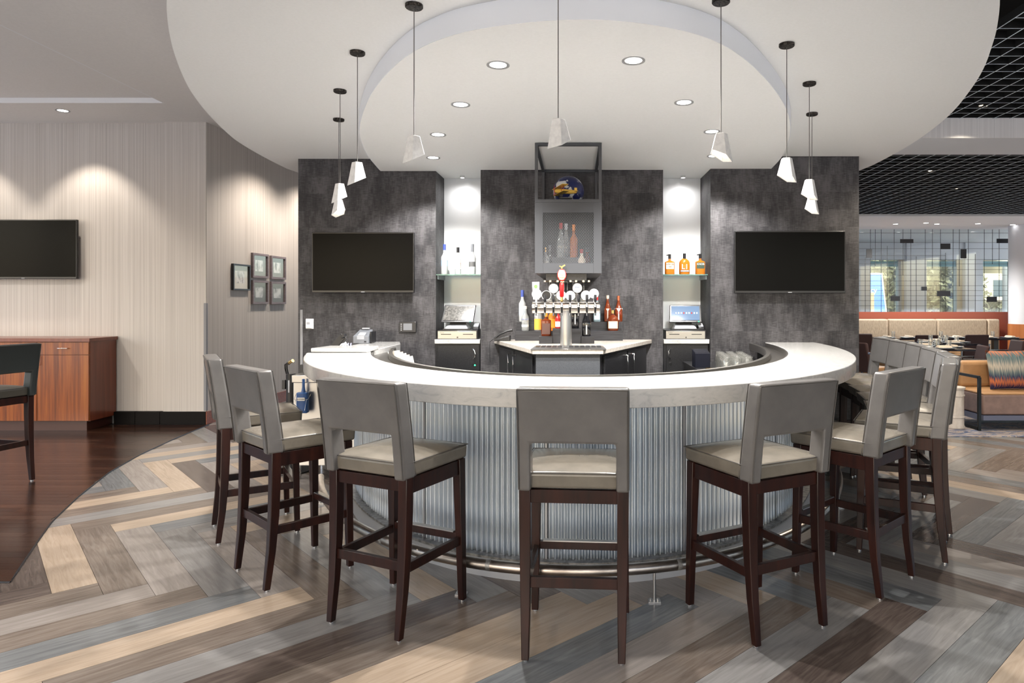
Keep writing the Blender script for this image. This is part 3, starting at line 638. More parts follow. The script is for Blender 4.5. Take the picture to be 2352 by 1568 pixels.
# ------------------------------------------------------------------ pendant lamps
def make_pendant(name):
    t = thing(name, 'x', 'pendant lamp')
    MB().lathe([(.0,.0),(.038,0),(.042,.004),(.042,.016),(.0,.016)], (0,0,ZU-.0165), 24).build('canopy', M['canopy'], t, smooth=40)
    MB().cyl((0,0,2.244),(0,0,ZU-.014),.0022,6).build('cord', M['cord'], t)
    # faceted hollow shade, cut on a slant at the bottom
    n = 5; top_ = []; bot = []; ti = []; bi = []
    for k in range(n):
        a = 2*math.pi*k/n+.35
        c_, s_ = math.cos(a), math.sin(a)
        zb = 2.135-.022*(-c_)*1.0-.010*s_
        zb = 2.138+.028*c_
        top_.append((.030*c_,.030*s_,2.244)); bot.append((.055*c_,.055*s_,zb)); ti.append((.024*c_,.024*s_,2.236)); bi.append((.050*c_,.050*s_,zb+.001))
    m = MB(); vs = top_+bot+ti+bi; fs = [tuple(range(n)), tuple(range(2*n,3*n))]
    for k in range(n):
        j = (k+1)%n; fs += [(k,j,n+j,n+k), (n+k,n+j,3*n+j,3*n+k), (2*n+k,2*n+j,3*n+j,3*n+k)]
    m.add(vs, fs).build('shade', M['concrete'], t, bevel=.0025)
    MB().lathe([(.0,2.158),(.030,2.158),(.030,2.166),(.018,2.225),(.0,2.225)], (0,0,0), 14).build('bulb', M['bulb'], t)
    return t
pe0 = make_pendant('pendant_lamp')
pend = [((951,11),40,'concrete pendant lamp left of centre with its canopy at the top edge'), ((821,119),36,'concrete pendant lamp second from the left front, over the left of the bar'), ((781,207),36,'concrete pendant lamp hanging just above and before the lowest left one'), ((778,273),-30,'concrete pendant lamp lowest of the left row, before the dark wall'),
        (None,52,'concrete pendant lamp hanging in front of the globe frame'), ((1656,0),192,'concrete pendant lamp right of centre, before the two white ceiling spots'), ((1807,101),194,'concrete pendant lamp nearest to the right white niche'), ((1859,190),192,'concrete pendant lamp overlapping the lowest one on the right'), ((1865,260),196,'concrete pendant lamp lowest of the right row, above the right television')]
for i, (p, rz, lab) in enumerate(pend):
    o = pe0 if i == 0 else copy_tree(pe0)
    if p: x, y = ceil_pt(p, ZU)
    else: x, y = (1282-CX)*2.85/F, 2.85
    o.location = (x, y, 0); o.rotation_euler = (0,0,R(rz)); tag(o, lab, 'pendant lamp', 'concrete pendants over the bar')
    li = bpy.data.lights.new('pendant_light', 'SPOT'); li.energy = 9; li.spot_size = R(110); li.spot_blend = .6; li.shadow_soft_size = .03; li.color = (1,.87,.70)
    lo_ = bpy.data.objects.new('pendant_light', li); COL.objects.link(lo_); lo_.location = (x, y, 2.10)
# ------------------------------------------------------------------ recessed downlights
def make_down(z, r=.062):
    t = thing('downlight', 'x', 'downlight')
    MB().lathe([(r*.80,-.001),(r,-.004),(r,.0),(r*.80,.003)], (0,0,0), 28).build('trim_ring', M['trim'], t, smooth=40)
    MB().lathe([(r*.79,.0),(r*.72,-.0003),(.0,-.0003)], (0,0,-.0008), 24).build('lamp', M['down_lamp'], t, smooth=40)
    return t
def spot(name, loc, e, size=130, blend=.5, soft=.05, col=(1,.95,.88), rot=(0,0,0)):
    li = bpy.data.lights.new(name, 'SPOT'); li.energy = e; li.spot_size = R(size); li.spot_blend = blend; li.shadow_soft_size = soft; li.color = col
    o = bpy.data.objects.new(name, li); COL.objects.link(o); o.location = loc; o.rotation_euler = rot; return o
dn0 = make_down(ZL)
downs = [((1144,149),'white recessed downlight, left of the two nearest in the dropped ceiling'), ((1455,139),'white recessed downlight, right of the two nearest in the dropped ceiling'), ((1058,240),'white recessed downlight, second one back on the left of the dropped ceiling'), ((1571,235),'white recessed downlight, second one back on the right of the dropped ceiling'),
         ((1006,309),'white recessed downlight, third one back on the left of the dropped ceiling'), ((1635,302),'white recessed downlight beside a pendant shade on the right'), ((995,362),'white recessed downlight on the left, closest to the dark back wall'), ((1640,358),'white recessed downlight on the right, closest to the dark back wall')]
for i, (p, lab) in enumerate(downs):
    o = dn0 if i == 0 else copy_tree(dn0); x, y = ceil_pt(p, ZL); o.location = (x, y, ZL); tag(o, lab, 'downlight', 'downlights in the dropped ceiling')
    spot('downlight_light', (x, y, ZL-.03), 112, 135, .35, .035, (1,.97,.93))
x, y = ceil_pt((144,254), ZLEFT); o = copy_tree(dn0); o.scale = (1.1,1.1,1); o.location = (x, y, ZLEFT); tag(o, 'white recessed downlight in the warm grey ceiling over the wood cabinet', 'downlight')
spot('downlight_light', (x-.02, y+.05, ZLEFT-.02), 62, 92, .45, .03, (1,.90,.78))
spot('downlight_light', (x-1.45, y+.05, ZLEFT-.02), 62, 92, .45, .03, (1,.90,.78))  # extra unseen spot further left, added without a fixture
for yy_ in (8.9, 10.3): spot('downlight_light', (side_x(9)+.75, yy_, ZLEFT-.05), 125, 130, .7, .05, (1,.88,.76))
for xx, yy_ in ((-4.6,3.6),(-6.8,5.2),(-6.2,2.2)): spot('downlight_light', (xx, yy_, ZLEFT-.02), 120, 150, .6, .06, (1,.93,.84))  # extra unseen spots without fixtures, added to brighten the left side
# small puck spots in the niche ceilings
for (px, py, lab) in ((1062,404,'tiny bright puck spotlight over the left white niche'), (1569,402,'tiny chrome puck spotlight over the right white niche')):
    yq = 6.80; xq = (px-CX)*yq/F; t = thing('puck_light', lab, 'spotlight', (xq, yq, ZL))
    MB().lathe([(.0,0),(.026,0),(.026,-.022),(.02,-.022),(.02,-.006),(.0,-.006)][::-1], (0,0,-.0003), 18).build('housing', M['chrome'], t, smooth=40)
    MB().lathe([(.0,-.019),(.019,-.019),(.019,-.012),(.0,-.012)], (0,0,0), 16).build('lamp', M['down_lamp'], t)
    spot('puck_light_lamp', (xq, yq, ZL-.03), 6, 165, 1.0, .02, (1,.97,.95))
for k, (px, py) in enumerate(((2057,514.5),(2127,512),(2152,514.5),(2246,513.5),(2326,516))):
    x, y = ceil_pt((px,py), ZSOF); o = copy_tree(dn0); o.location = (x, y, ZSOF); tag(o, 'small white downlight in the window soffit, %s from the dark wall' % ('first','second','third','fourth','fifth')[k], 'downlight', 'downlights in the window soffit')
    if k < 3: spot('downlight_light', (x, y, ZSOF-.03), 110, 140, .5, .05, (1,.95,.88))
# lamps inside the open cell ceilings on the right
for (px, py, z, lab) in ((2257,238,ZGRID,'glowing lamp in the near black grid ceiling'), (2195,429,ZSOF,'glowing lamp in the middle of the far black grid ceiling'), (2140,388,ZSOF,'dim lamp near the front of the far black grid ceiling')):
    x, y = ceil_pt((px,py), z+.04); t = thing('grid_lamp', lab, 'lamp', (x, y, z+.02))
    MB().lathe([(.0,.0),(.045,.0),(.05,.02),(.05,.30),(.0,.30)], (0,0,.0), 16).build('can', M['black'], t, smooth=40)
    MB().lathe([(.0,-.002),(.036,-.002),(.036,.0),(.0,.0)], (0,0,-.001), 14).build('lamp', M['bulb'], t)
    spot('grid_lamp_light', (x, y, z-.02), 150, 130, .5, .05, (1,.88,.72))
# ================================================================== WALL MOUNTED THINGS
def make_tv(label, px0, px1, py0, py1, Y, tilt=0):
    a, b = at(px0, py1, Y), at(px1, py0, Y); w = b.x-a.x; h = b.z-a.z
    t = thing('television', label, 'television', ((a.x+b.x)/2, Y, a.z))
    MB().box(-w/2, w/2, 0, .035, 0, h).build('housing', M['black_gloss'], t, bevel=.004)
    MB().box(-w*.3, w*.3, .035, .09, h*.25, h*.75).build('bracket', M['black_matte'], t)
    MB().box(-w/2+.010, w/2-.010, -.0015, 0, .022, h-.012).build('screen', M['screen'], t)
    MB().box(-.018, .018, -.003, .004, .004, .010).build('logo_plate', M['lgrey'], t)
    return t
make_tv('wall television on the charcoal wall to the left of the niches', 716, 951, 533, 672, YL-.115)
make_tv('wall television on the charcoal wall to the right, by the dining room', 1687, 1942, 530, 673, YR-.115)
make_tv('wall television on the beige striped wall above the cabinet', -70, 176, 504, 640, 7.86)
def make_frame(label, y0, y1, z0, z1, fm, mm, narrow=.028):
    ym = (y0+y1)/2; x = side_x(ym)+.001; t = thing('picture_frame', label, 'picture', (x, ym, z0)); t.rotation_euler = (0,0,-math.atan(.075))
    w = (y1-y0)/2; h = z1-z0; d = .035
    MB().box(0, .006, -w+.01, w-.01, .01, h-.01).build('mount', mm, t)
    MB().box(.0061, .0075, -w*.48, w*.48, h*.27, h*.73).build('photograph', M['photo'], t)
    f = MB(); n_ = narrow
    f.box(0,d,-w,-w+n_,0,h).box(0,d,w-n_,w,0,h).box(0,d,-w+n_,w-n_,0,n_).box(0,d,-w+n_,w-n_,h-n_,h); f.build('frame', fm, t)
    MB().box(.018,.020,-w+n_,w-n_,n_,h-n_).build('glazing', M['glazing'], t)
    return t
make_frame('black frame with ivory mount, lowest left picture of the group', 8.42, 8.80, 1.602, 1.938, M['black'], M['mat_white'], .02)
make_frame('grey brown picture frame, upper left of the four square ones', 8.86, 9.25, 1.777, 2.107, M['frame_wood'], M['mat_grey'])
make_frame('grey brown picture frame, upper right of the four square ones', 9.32, 9.72, 1.774, 2.10, M['frame_wood'], M['mat_grey'])
make_frame('grey brown picture frame, lower left of the four square ones', 8.86, 9.25, 1.424, 1.742, M['frame_wood'], M['mat_grey'])
make_frame('grey brown picture frame, lower right of the four square ones', 9.32, 9.72, 1.42, 1.737, M['frame_wood'], M['mat_grey'])
a, b = at(703,755,YL), at(721,731,YL); t = thing('wall_switch', 'white wall sensor switch on the charcoal wall near its left edge', 'switch', ((a.x+b.x)/2, YL, a.z))
MB().box(-.038,.038,-.012,-.0005,0,.10).build('plate', M['white'], t, bevel=.003); MB().box(-.030,.022,-.035,-.012,.008,.095).build('cover', M['white'], t, bevel=.004); MB().box(-.020,.012,-.036,-.035,.045,.068).build('lens', M['lgrey'], t)
a, b = at(917,763,YL), at(957,738,YL); t = thing('control_panel', 'black wall control panel with small grey screen below the left television', 'control panel', ((a.x+b.x)/2, YL, a.z))
MB().box(-.085,.085,-.02,-.0005,0,.106).build('housing', M['black'], t, bevel=.004); MB().box(-.040,.045,-.0215,-.020,.022,.088).build('screen', mat('grey lcd', (.16,.17,.19), .2), t)
for k in range(4): MB().box(-.066,-.056,-.022,-.020,.02+.019*k,.028+.019*k).build('button', M['lgrey'], t)
# ================================================================== LEFT CABINET
cz = 1.045; t = thing('sideboard', 'reddish mahogany cabinet with drawers and doors against the striped wall', 'cabinet', (-6.6, 7.72, 0)); XR = 1.11; XLc = -1.6
MB().box(XLc+.04, XR-.05, -.19, .22, .003, .11).build('toe_kick', M['toe'], t)
MB().box(XLc, XR-.004, -.20, .225, .11, cz-.04).build('body', M['cabinet_side'], t)
MB().box(XLc, XR+.012, -.235, .232, cz-.04, cz).build('top', M['cabinet_side'], t, bevel=.003)
x = XR-.004
for k in range(3):
    x0 = x-.585
    d = MB().box(x0+.003, x-.003, -.222, -.201, cz-.185, cz-.045).build('drawer', M['cabinet'], t, bevel=.002)
    MB().tube([(x0+.25,-.222,cz-.112),(x0+.25,-.245,cz-.112),(x0+.36,-.245,cz-.112),(x0+.36,-.222,cz-.112)], .005, 8).build('handle', M['chrome'], d, smooth=50)
    d = MB().box(x0+.003, x-.003, -.222, -.201, .115, cz-.19).build('door', M['cabinet'], t, bevel=.002)
    hx = x0+.035
    MB().tube([(hx,-.222,cz-.30),(hx,-.245,cz-.30),(hx,-.245,cz-.20-.0),(hx,-.222,cz-.20)], .005, 8).build('handle', M['chrome'], d, smooth=50)
    x = x0
# ================================================================== NICHES: shelves, bottles, tills
def bottle(label, loc, h, r, glass, cap, lab=None, style='round', neck=.34, fill=None, capm_h=.16, band=(.18,.42), text=None, tcol=None, sq=(1,1), pour=False):
    t = thing('liquor_bottle', label, 'bottle', loc)
    p = 2.0 if style == 'round' else 4.5; sx, sy = sq; seg = 20
    nr = r*neck; hs = h*.58
    prof = [(r*.86,.0),(r,.008),(r,hs*.94),(r*.93,hs*1.02),(r*.62,hs*1.12),(nr,hs*1.24),(nr,h*(1-capm_h))]
    if style == 'slope': prof = [(r*.86,0),(r,.008),(r,hs*.72),(r*.9,hs*.86),(r*.55,hs*1.12),(nr,hs*1.34),(nr,h*(1-capm_h))]
    if style == 'square': prof = [(r*.9,.0),(r,.006),(r,hs*1.02),(r*.95,hs*1.08),(r*.55,hs*1.14),(nr,hs*1.2),(nr,h*(1-capm_h))]
    if style == 'oval': prof = [(r*.85,.0),(r*.98,.01),(r,hs*.75),(r*.97,hs*.98),(r*.8,hs*1.14),(r*.5,hs*1.26),(nr,hs*1.33),(nr,h*(1-capm_h))]; p = 2.6
    MB().lathe(prof, (0,0,0), seg, 0, sx, sy, p).build('glass', glass, t, smooth=45)
    cp_ = MB().lathe([(nr*1.12,h*(1-capm_h)-.004),(nr*1.15,h),(0,h)], (0,0,0), 14, 0, sx if style == 'round' else 1, 1)
    if pour: cp_.bar((0,0,h-.008),(-.032,0,h-.010),.010,.012)
    cp_.build('cap', cap, t, smooth=40)
    if fill is not None:
        MB().lathe([(r*.985+.0004,hs*fill*0+.01),(r*1.004+.0002,.012),(r*1.004+.0002,hs*fill),(r*.9,hs*fill)], (0,0,0), seg, 0, sx, sy, p).build('liquid', lab if False else glass, t, smooth=45)
    if lab is not None:
        z0, z1 = band[0]*h, band[1]*h; q = 1.012
        if style in ('square','oval'): MB().box(-r*sx*.80, r*sx*.80, -r*sy*1.02-.0012, -r*sy*.9, z0, z1).build('label', lab, t)
        else:
            A = [(r*q*sx*math.sin(v), -r*q*sy*math.cos(v)) for v in [R(-75+150*i/14) for i in range(15)]]; B = [(x_*.97, y_*.97) for x_, y_ in A]
            MB().band(A, B, z0, z1).build('label', lab, t, smooth=40)
        if text:
            yy_ = -r*sy*1.02-.0022 if style in ('square','oval') else -r*q*sy-.0008
            for k, (s_, zz, sz, cm) in enumerate(text): text_mesh(s_, sz, cm, t, (0, yy_, zz*h), depth=.0004)
    return t
ZS = 1.729
def niche(side, a, b):
    sh = thing('glass_shelf', 'green edged glass shelf in the %s white niche' % side, 'shelf', ((a+b)/2, 6.76, ZS)); w = (b-a)/2-.004
    MB().box(-w, w, -.20, .19, -.010, 0).build('glass', M['shelf_glass'], sh)
    for sx in (-1,1): MB().box(sx*w-.012*(sx>0), sx*w+.012*(sx<0), -.15, .18, -.048, -.0102).build('bracket', M['lgrey'], sh)
    ct = thing('till_counter', 'white stone counter slab under the %s till with black cabinet below' % side, 'counter', ((a+b)/2, 6.72, 0))
    MB().box(-w, w, -.24, .235, 1.050, 1.092).build('slab', M['stone'], ct, bevel=.003)
    MB().box(-w+.004, w-.004, -.20, .235, .10, 1.050).build('body', M['blacklam'], ct)
    d = MB().box(-w+.03, w-.01, -.222, -.2005, .12, 1.035).build('door', M['blacklam'], ct, bevel=.002)
    sx = 1 if side == 'left' else -1; hx = sx*(w-.07)
    MB().tube([(hx,-.222,.90),(hx+sx*.02,-.25,.92),(hx+sx*.026,-.252,.95),(hx+sx*.02,-.25,.98),(hx,-.222,1.0)], .006, 8).build('handle', M['chrome'], d, smooth=60)
    MB().cyl((hx,-.222,.855),(hx,-.23,.855),.012,14).build('lock', M['chrome'], d, smooth=40)
    if side == 'left': MB().cyl((hx+.018,-.2225,.84),(hx+.018,-.2245,.84),.008,8).build('sticker', M['led'], d)
    return sh, ct
niche('left', xl1, xm0); niche('right', xm1, xr0)
def till(side, px0, px1, Y, scr, flip=1):
    cx = ((px0+px1)/2-CX)*Y/F; hw = (px1-px0)/2*Y/F
    c = thing('cash_drawer', 'stainless fronted cash drawer on the %s niche counter' % side, 'cash drawer', (cx, Y+.19, 1.0925))
    MB().box(-hw, hw, -.19, .20, 0, .088).build('housing', M['black'], c, bevel=.003)
    fp = MB().box(-hw+.003, hw-.012, -.1935, -.1902, .004, .078).build('front', M['steel'], c, bevel=.001)
    for s_ in (-1,1): MB().box(s_*hw*.55-.055, s_*hw*.55+.045, -.1955, -.1935, .044, .051).build('slot', M['black'], fp)
    MB().cyl((0,-.1935,.018),(0,-.197,.018),.008,12).build('lock', M['chrome'], fp)
    text_mesh('MICROS', .012, M['ink'], fp, (-hw*.78,-.1938,.062))
    p = thing('till_terminal', 'point of sale touch terminal on the %s cash drawer' % side, 'terminal', (cx-.015*flip, Y+.17, 1.1810))
    MB().hexa([(-.13,-.12,0),(.11,-.12,0),(.11,.12,0),(-.13,.12,0),(-.11,-.10,.035),(.09,-.10,.035),(.07,.08,.07),(-.09,.08,.07)]).build('base', M['lgrey'], p, bevel=.006)
    MB().box(-.14,.13,-.125,-.118,.0,.012).build('base_edge', M['black'], p)
    MB().bar((-.01,.0,.05),(-.01,.02,.15),.16,.03).build('neck', M['black'], p)
    sc = MB().hexa([(-.165,-.09,.075),(.155,-.09,.075),(.155,-.06,.070),(-.165,-.06,.070),(-.145,.02,.245),(.165,.02,.245),(.165,.05,.240),(-.145,.05,.240)]).build('monitor', M['black_gloss'], p, bevel=.004)
    MB().hexa([(-.145,-.0915+.008,.095),(.135,-.0915+.008,.095),(.135,-.080,.095),(-.145,-.080,.095),(-.130,.0085,.232),(.148,.0085,.232),(.148,.012,.232),(-.130,.012,.232)]).build('screen', scr, sc)
    if side == 'right':
        for k in range(9): MB().box(-.10+.026*k,-.088+.026*k,-.0505+.0,-.047,.158,.172).build('icon', random.choice([M['disc_white'],M['sign_white'],M['redink']]), sc)
    MB().cyl((.125,-.092,.082),(.125,-.094,.082),.006,8).build('indicator', M['led'], sc)
    text_mesh('ORACLE', .010, M['sign_white'], sc, (-.01,-.0915,.083), depth=.0003)
    k = thing('card_reader', 'small card reader standing beside the %s till terminal' % side, 'card reader', (cx+.165, Y+.13, 1.1810))
    MB().hexa([(-.03,-.05,0),(.03,-.05,0),(.03,.05,0),(-.03,.05,0),(-.028,-.045,.025),(.028,-.045,.025),(.028,.05,.065),(-.028,.05,.065)]).build('body', M['black'], k, bevel=.004)
    MB().hexa([(-.024,-.040,.030),(.024,-.040,.030),(.024,.03,.060),(-.024,.03,.060),(-.024,-.040,.032),(.024,-.040,.032),(.024,.03,.062),(-.024,.03,.062)]).build('display', M['lgrey'], k)
till('left', 1005, 1097, 6.52, M['screen_dim'], 1); till('right', 1529, 1622, 6.52, M['screen_blue'], -1)
YS = 6.68
def shelfb(px): return ((px-CX)*YS/F, YS, ZS+.0003)
bottle('tall frosted vodka bottle with dark blue cap on the left glass shelf', shelfb(1021), .305, .034, M['frost'], M['blueink'], mat('blue picture label', (.38,.5,.68), .5), 'round', .40, band=(.28,.47), capm_h=.18)
bottle('clear vodka bottle with black cap and white label on the left glass shelf', shelfb(1052), .275, .033, M['clearb'], M['black'], M['paper'], 'round', .40, band=(.20,.52), capm_h=.18, text=[('KETEL ONE', .40, .013, M['redink'])])
bottle('tallest frosted vodka bottle with grey cap on the left glass shelf', shelfb(1085), .307, .034, M['frost'], M['grey'], M['mat_grey'], 'round', .42, band=(.26,.42), capm_h=.24)
bottle('square bourbon bottle with pale lettered label and pourer on the right shelf', shelfb(1538), .205, .048, M['amber'], M['black'], M['napkin'], 'square', .26, band=(.27,.58), capm_h=.2, pour=True, sq=(1,.6), text=[('KNOB', .50, .026, M['ink']), ('CREEK', .38, .012, M['ink'])])
bottle('rounded amber bourbon bottle in the middle of the right shelf', shelfb(1572), .213, .054, M['amber'], M['black'], M['grey'], 'oval', .24, band=(.13,.21), capm_h=.24, sq=(1,.6), text=[('WOODFORD', .17, .012, M['paper']), ('L1', .36, .07, M['sign_white'])])
bottle('square rye bottle with dark green label and pourer on the right shelf', shelfb(1608), .208, .048, M['amber'], M['black'], mat('dark green label', (.03,.055,.035), .5), 'square', .26, band=(.29,.58), capm_h=.2, pour=True, sq=(1,.6), text=[('KNOB', .50, .026, M['paper'])])
# ================================================================== CENTRE BACK COUNTER
ZB = 1.09
bc = thing('back_counter', 'trapezoid back counter with beige stone top under the beer taps', 'counter', (0,0,0))
fxl, fxr, fy = -.345, .205, 5.16
bxl, bxr = at(1136,779,YM).x, at(1496,781,YM).x
MB().prism([(fxl,fy),(fxr,fy),(bxr,YM-.03),(bxr,YM-.001),(bxl,YM-.001),(bxl,YM-.03)], ZB-.036, ZB).build('top', M['stone_back'], bc, bevel=.003)
MB().prism([(fxl+.03,fy+.04),(fxr-.03,fy+.04),(bxr-.06,YM-.08),(bxr-.06,YM-.002),(bxl+.06,YM-.002),(bxl+.06,YM-.08)], .0005, ZB-.036).build('body', M['blacklam'], bc)
MB().box(fxl+.025, fxr-.025, fy+.03, fy+.04, .10, ZB-.037).build('front_panel', M['greypanel'], bc)
for s_, (xa_, xb_) in ((1,(fxr-.03,bxr-.06)), (-1,(fxl+.03,bxl+.06))):
    for k in range(2):
        u0, u1 = .06+.46*k, .50+.46*k
        P = lambda u, o: Vector((xa_+(xb_-xa_)*u, (fy+.04)+(YM-.08-fy-.04)*u, 0)) + Vector((s_*.93,-.37*1.0,0)).normalized()*o
        p0, p1 = P(u0,.0008), P(u1,.0008); q0, q1 = P(u0,.018), P(u1,.018)
        d = MB().hexa([(p0.x,p0.y,.12),(p1.x,p1.y,.12),(q1.x,q1.y,.12),(q0.x,q0.y,.12),(p0.x,p0.y,ZB-.06),(p1.x,p1.y,ZB-.06),(q1.x,q1.y,ZB-.06),(q0.x,q0.y,ZB-.06)]).build('door', M['blacklam'], bc, bevel=.002)
        hu = u0+.06 if k else u1-.06; h0 = P(hu,.018); h1 = P(hu,.05)
        MB().tube([(h0.x,h0.y,.80),(h1.x,h1.y,.80),(h1.x,h1.y,.92),(h1.x,h1.y,1.0),(h0.x,h0.y,1.0)], .006, 8).build('handle', M['chrome'], d, smooth=50)
# drip tray
dt = thing('drip_tray', 'wide stainless drip tray on the back counter before the taps', 'drip tray', (-.065,5.31,ZB))
MB().hexa([(-.30,-.16,.0003),(.30,-.16,.0003),(.29,.095,.0003),(-.29,.095,.0003),(-.275,-.12,.014),(.275,-.12,.014),(.275,.085,.014),(-.275,.085,.014)]).build('pan', M['steel'], dt, bevel=.002)
for k in range(12): MB().box(-.26+.044*k,-.228+.044*k,-.10,.075,.0145,.0175).build('slot', M['black'], dt)
# beer tower
YT = 5.47; xt = (1300-CX)*YT/F
tw = thing('beer_tower', 'stainless T shaped beer tower with eight taps', 'beer tower', (xt, YT, ZB))
MB().lathe([(.058,.0003),(.058,.006),(.047,.012),(.047,.27),(.050,.30),(.0,.30)], (0,0,0), 28).build('column', M['steel'], tw, smooth=40)
hz = H-(706-CY)*YT/F-ZB; xL, xR_ = (1223-CX)*YT/F-xt, (1377-CX)*YT/F-xt
MB().cyl((xL,0,hz),(xR_,0,hz),.047,28).build('cross_tube', mat('warm stainless', (.70,.64,.56), .2, 1), tw, smooth=40)
for xx in (xL-.004, xR_): MB().cyl((xx,0,hz),(xx+.004,0,hz),.049,28).build('end_cap', M['black'], tw, smooth=40)
fpx = [1232,1252,1271.5,1290.5,1309.5,1329,1348,1367]
for k, px in enumerate(fpx):
    x = (px-CX)*(YT-.10)/F-xt
    fa = MB().cyl((x,-.046,hz),(x,-.125,hz),.011,12).lathe([(.006,-.045),(.009,-.04),(.010,-.005),(.013,.0),(.013,.018),(.009,.024),(.006,.045),(.0,.045)], (x,-.128,hz), 12).cyl((x,-.128,hz-.03),(x,-.136,hz-.065),.0065,10).build('faucet', M['chrome'], tw, smooth=45)
    if k == 0:
        h_ = MB().hexa([(x-.024,-0.1380,hz+.065),(x+.024,-0.1380,hz+.065),(x+.024,-0.1240,hz+.065),(x-.024,-0.1240,hz+.065),(x-.032,-0.1400,hz+.205),(x+.026,-0.1400,hz+.207),(x+.026,-0.1260,hz+.207),(x-.032,-0.1260,hz+.205)]).build('handle', M['paper'], fa, bevel=.003)
        MB().cyl((x,-0.1300,hz+.04),(x,-0.1300,hz+.066),.007,10).build('ferrule', M['white'], fa)
        MB().cyl((x-.002,-0.1405,hz+.170),(x-.002,-0.1425,hz+.170),.015,14).build('emblem', M['green'], fa)
    elif k == 3:
        h_ = MB().lathe([(.008,.045),(.013,.055),(.010,.065),(.013,.075),(.010,.085)], (x,-0.1300,hz), 12).build('ferrule', M['brass'], fa, smooth=50)
        MB().lathe([(.010,.084),(.017,.09),(.019,.18),(.017,.195),(.012,.20)], (x,-0.1300,hz), 14).build('handle', M['red'], fa, smooth=50)
        MB().lathe([(.012,.199),(.016,.203),(.012,.21)], (x,-0.1300,hz), 12).build('collar', M['brass'], fa)
        MB().lathe([(.0,-.05),(.022,-.042),(.034,-.02),(.037,.0),(.034,.02),(.022,.042),(.0,.05)], (x,-0.1300,hz+.262), 24, 0, 1, .22).build('oval_badge', M['red'], fa, smooth=50)
        MB().lathe([(.0,-.043),(.018,-.036),(.029,-.017),(.031,.0),(.029,.017),(.018,.036),(.0,.043)], (x,-0.1335,hz+.262), 24, 0, 1, .19).build('oval_face', M['cream'], fa, smooth=50)
        text_mesh('LAGER', .017, M['redink'], fa, (x,-0.1402,hz+.242), depth=.0004); text_mesh('Yuengling', .013, M['ink'], fa, (x,-0.1402,hz+.262), depth=.0004)
        MB().hexa([(x-.004,-0.1350,hz+.312),(x+.004,-0.1350,hz+.312),(x+.004,-0.1250,hz+.312),(x-.004,-0.1250,hz+.312),(x-.006,-0.1350,hz+.33),(x+.008,-0.1350,hz+.335),(x+.008,-0.1250,hz+.335),(x-.006,-0.1250,hz+.33)]).bar((x+.002,-0.1300,hz+.327),(x+.026,-0.1300,hz+.342),.008,.010).bar((x,-0.1300,hz+.326),(x-.018,-0.1300,hz+.334),.008,.006).build('eagle_finial', M['gold'], fa)
    else:
        MB().lathe([(.006,.044),(.011,.05),(.0125,.075),(.0115,.103),(.0,.105)], (x,-0.1300,hz), 12).build('handle', M['black'], fa, smooth=50)
meds = [(1233,675,'disc_white',[]),(1255,678,'black_gloss',[]),(1271.5,662,'disc_white',[('GUINNESS',-.022,.010,'blueink')]),(1289,678,'lilac',[]),(1310,678.5,'lilac',[('Yards',.0,.02,'blueink')]),(1326,661,'disc_white',[('PEAR',.004,.016,'blueink')]),(1345.5,678,'disc_white',[('Peroni',.006,.020,'blueink'),('BIRRA',-.012,.008,'redink')]),(1364,674,'disc_white',[('BREW',.006,.014,'magenta')])]
for k, (px, py, mk, tx_) in enumerate(meds):
    q = at(px, py, YT+.07); x, z = q.x-xt, q.z-ZB
    st = MB().cyl((x,.05,hz+.03),(x,.068,z-.03),.006,8).build('badge_stalk', M['chrome'], tw, smooth=50)
    MB().cyl((x,.055,z),(x,.075,z),.0405,28).build('badge_rim', M['white'], st, smooth=40)
    MB().cyl((x,.0535,z),(x,.055,z),.036,28).build('badge_face', M[mk], st, smooth=40)
    for s_, dz, sz, cm in tx_: text_mesh(s_, sz, M[cm], st, (x,.0528,z+dz), depth=.0004)
    if k == 7: MB().box(x-.018,x+.020,.0525,.0533,z-.004,z+.014).build('badge_print', mat('pink print', (.75,.4,.7), .5), st)
# stepped bottle risers
def riser(label, parts):
    x0, y0, _ = parts[0][0], parts[0][2], 0; t = thing('bottle_riser', label, 'riser', (0,0,0))
    for p in parts: MB().box(*p).build('step', M['riser'], t, bevel=.002)
    return t
z1, z2 = 1.182, 1.265
lx0, lx1 = at(1183,770,6.3).x, at(1262,770,6.3).x
riser('black stepped bottle riser at the left of the back counter', [(lx0, lx1, 6.30, 6.40, ZB+.0005, z1), (lx0+.005, lx1, 6.4005, 6.49, ZB+.0005, z2)])
rx0, rx1 = at(1352,770,6.3).x, at(1430.5,770,6.3).x
riser('black stepped bottle riser at the right of the back counter', [(rx0, rx1, 6.30, 6.40, ZB+.0005, z1), (rx0, rx1-.005, 6.4005, 6.49, ZB+.0005, z2)])
YC = 5.86; mx0, mx1, mx2, mx3 = [at(p,770,YC).x for p in (1238,1269,1335,1365)]
riser('black stained wooden riser behind the tap column', [(mx0, mx1, YC, YC+.11, ZB+.0005, 1.155), (mx1+.0005, mx2-.0005, YC+.012, YC+.17, ZB+.0005, 1.222), (mx2, mx3, YC, YC+.11, ZB+.0005, 1.155)])
def onY(px, Y, z): return ((px-CX)*Y/F, Y, z)
bottle('frosted vodka bottle with blue cap at the far left of the risers', onY(1200,6.445,z2+.0008), .305, .034, M['frost'], M['blueink'], mat('pale blue picture label', (.45,.56,.72), .5), 'round', .40, band=(.22,.45), capm_h=.2)
bottle('short clear vodka bottle with blue lettering on the left riser step', onY(1206.5,6.35,z1+.0008), .235, .035, M['clearb'], M['paper'], M['paper'], 'round', .42, band=(.16,.25), capm_h=.1, text=[('ABSOLUT', .46, .017, M['blueink'])])
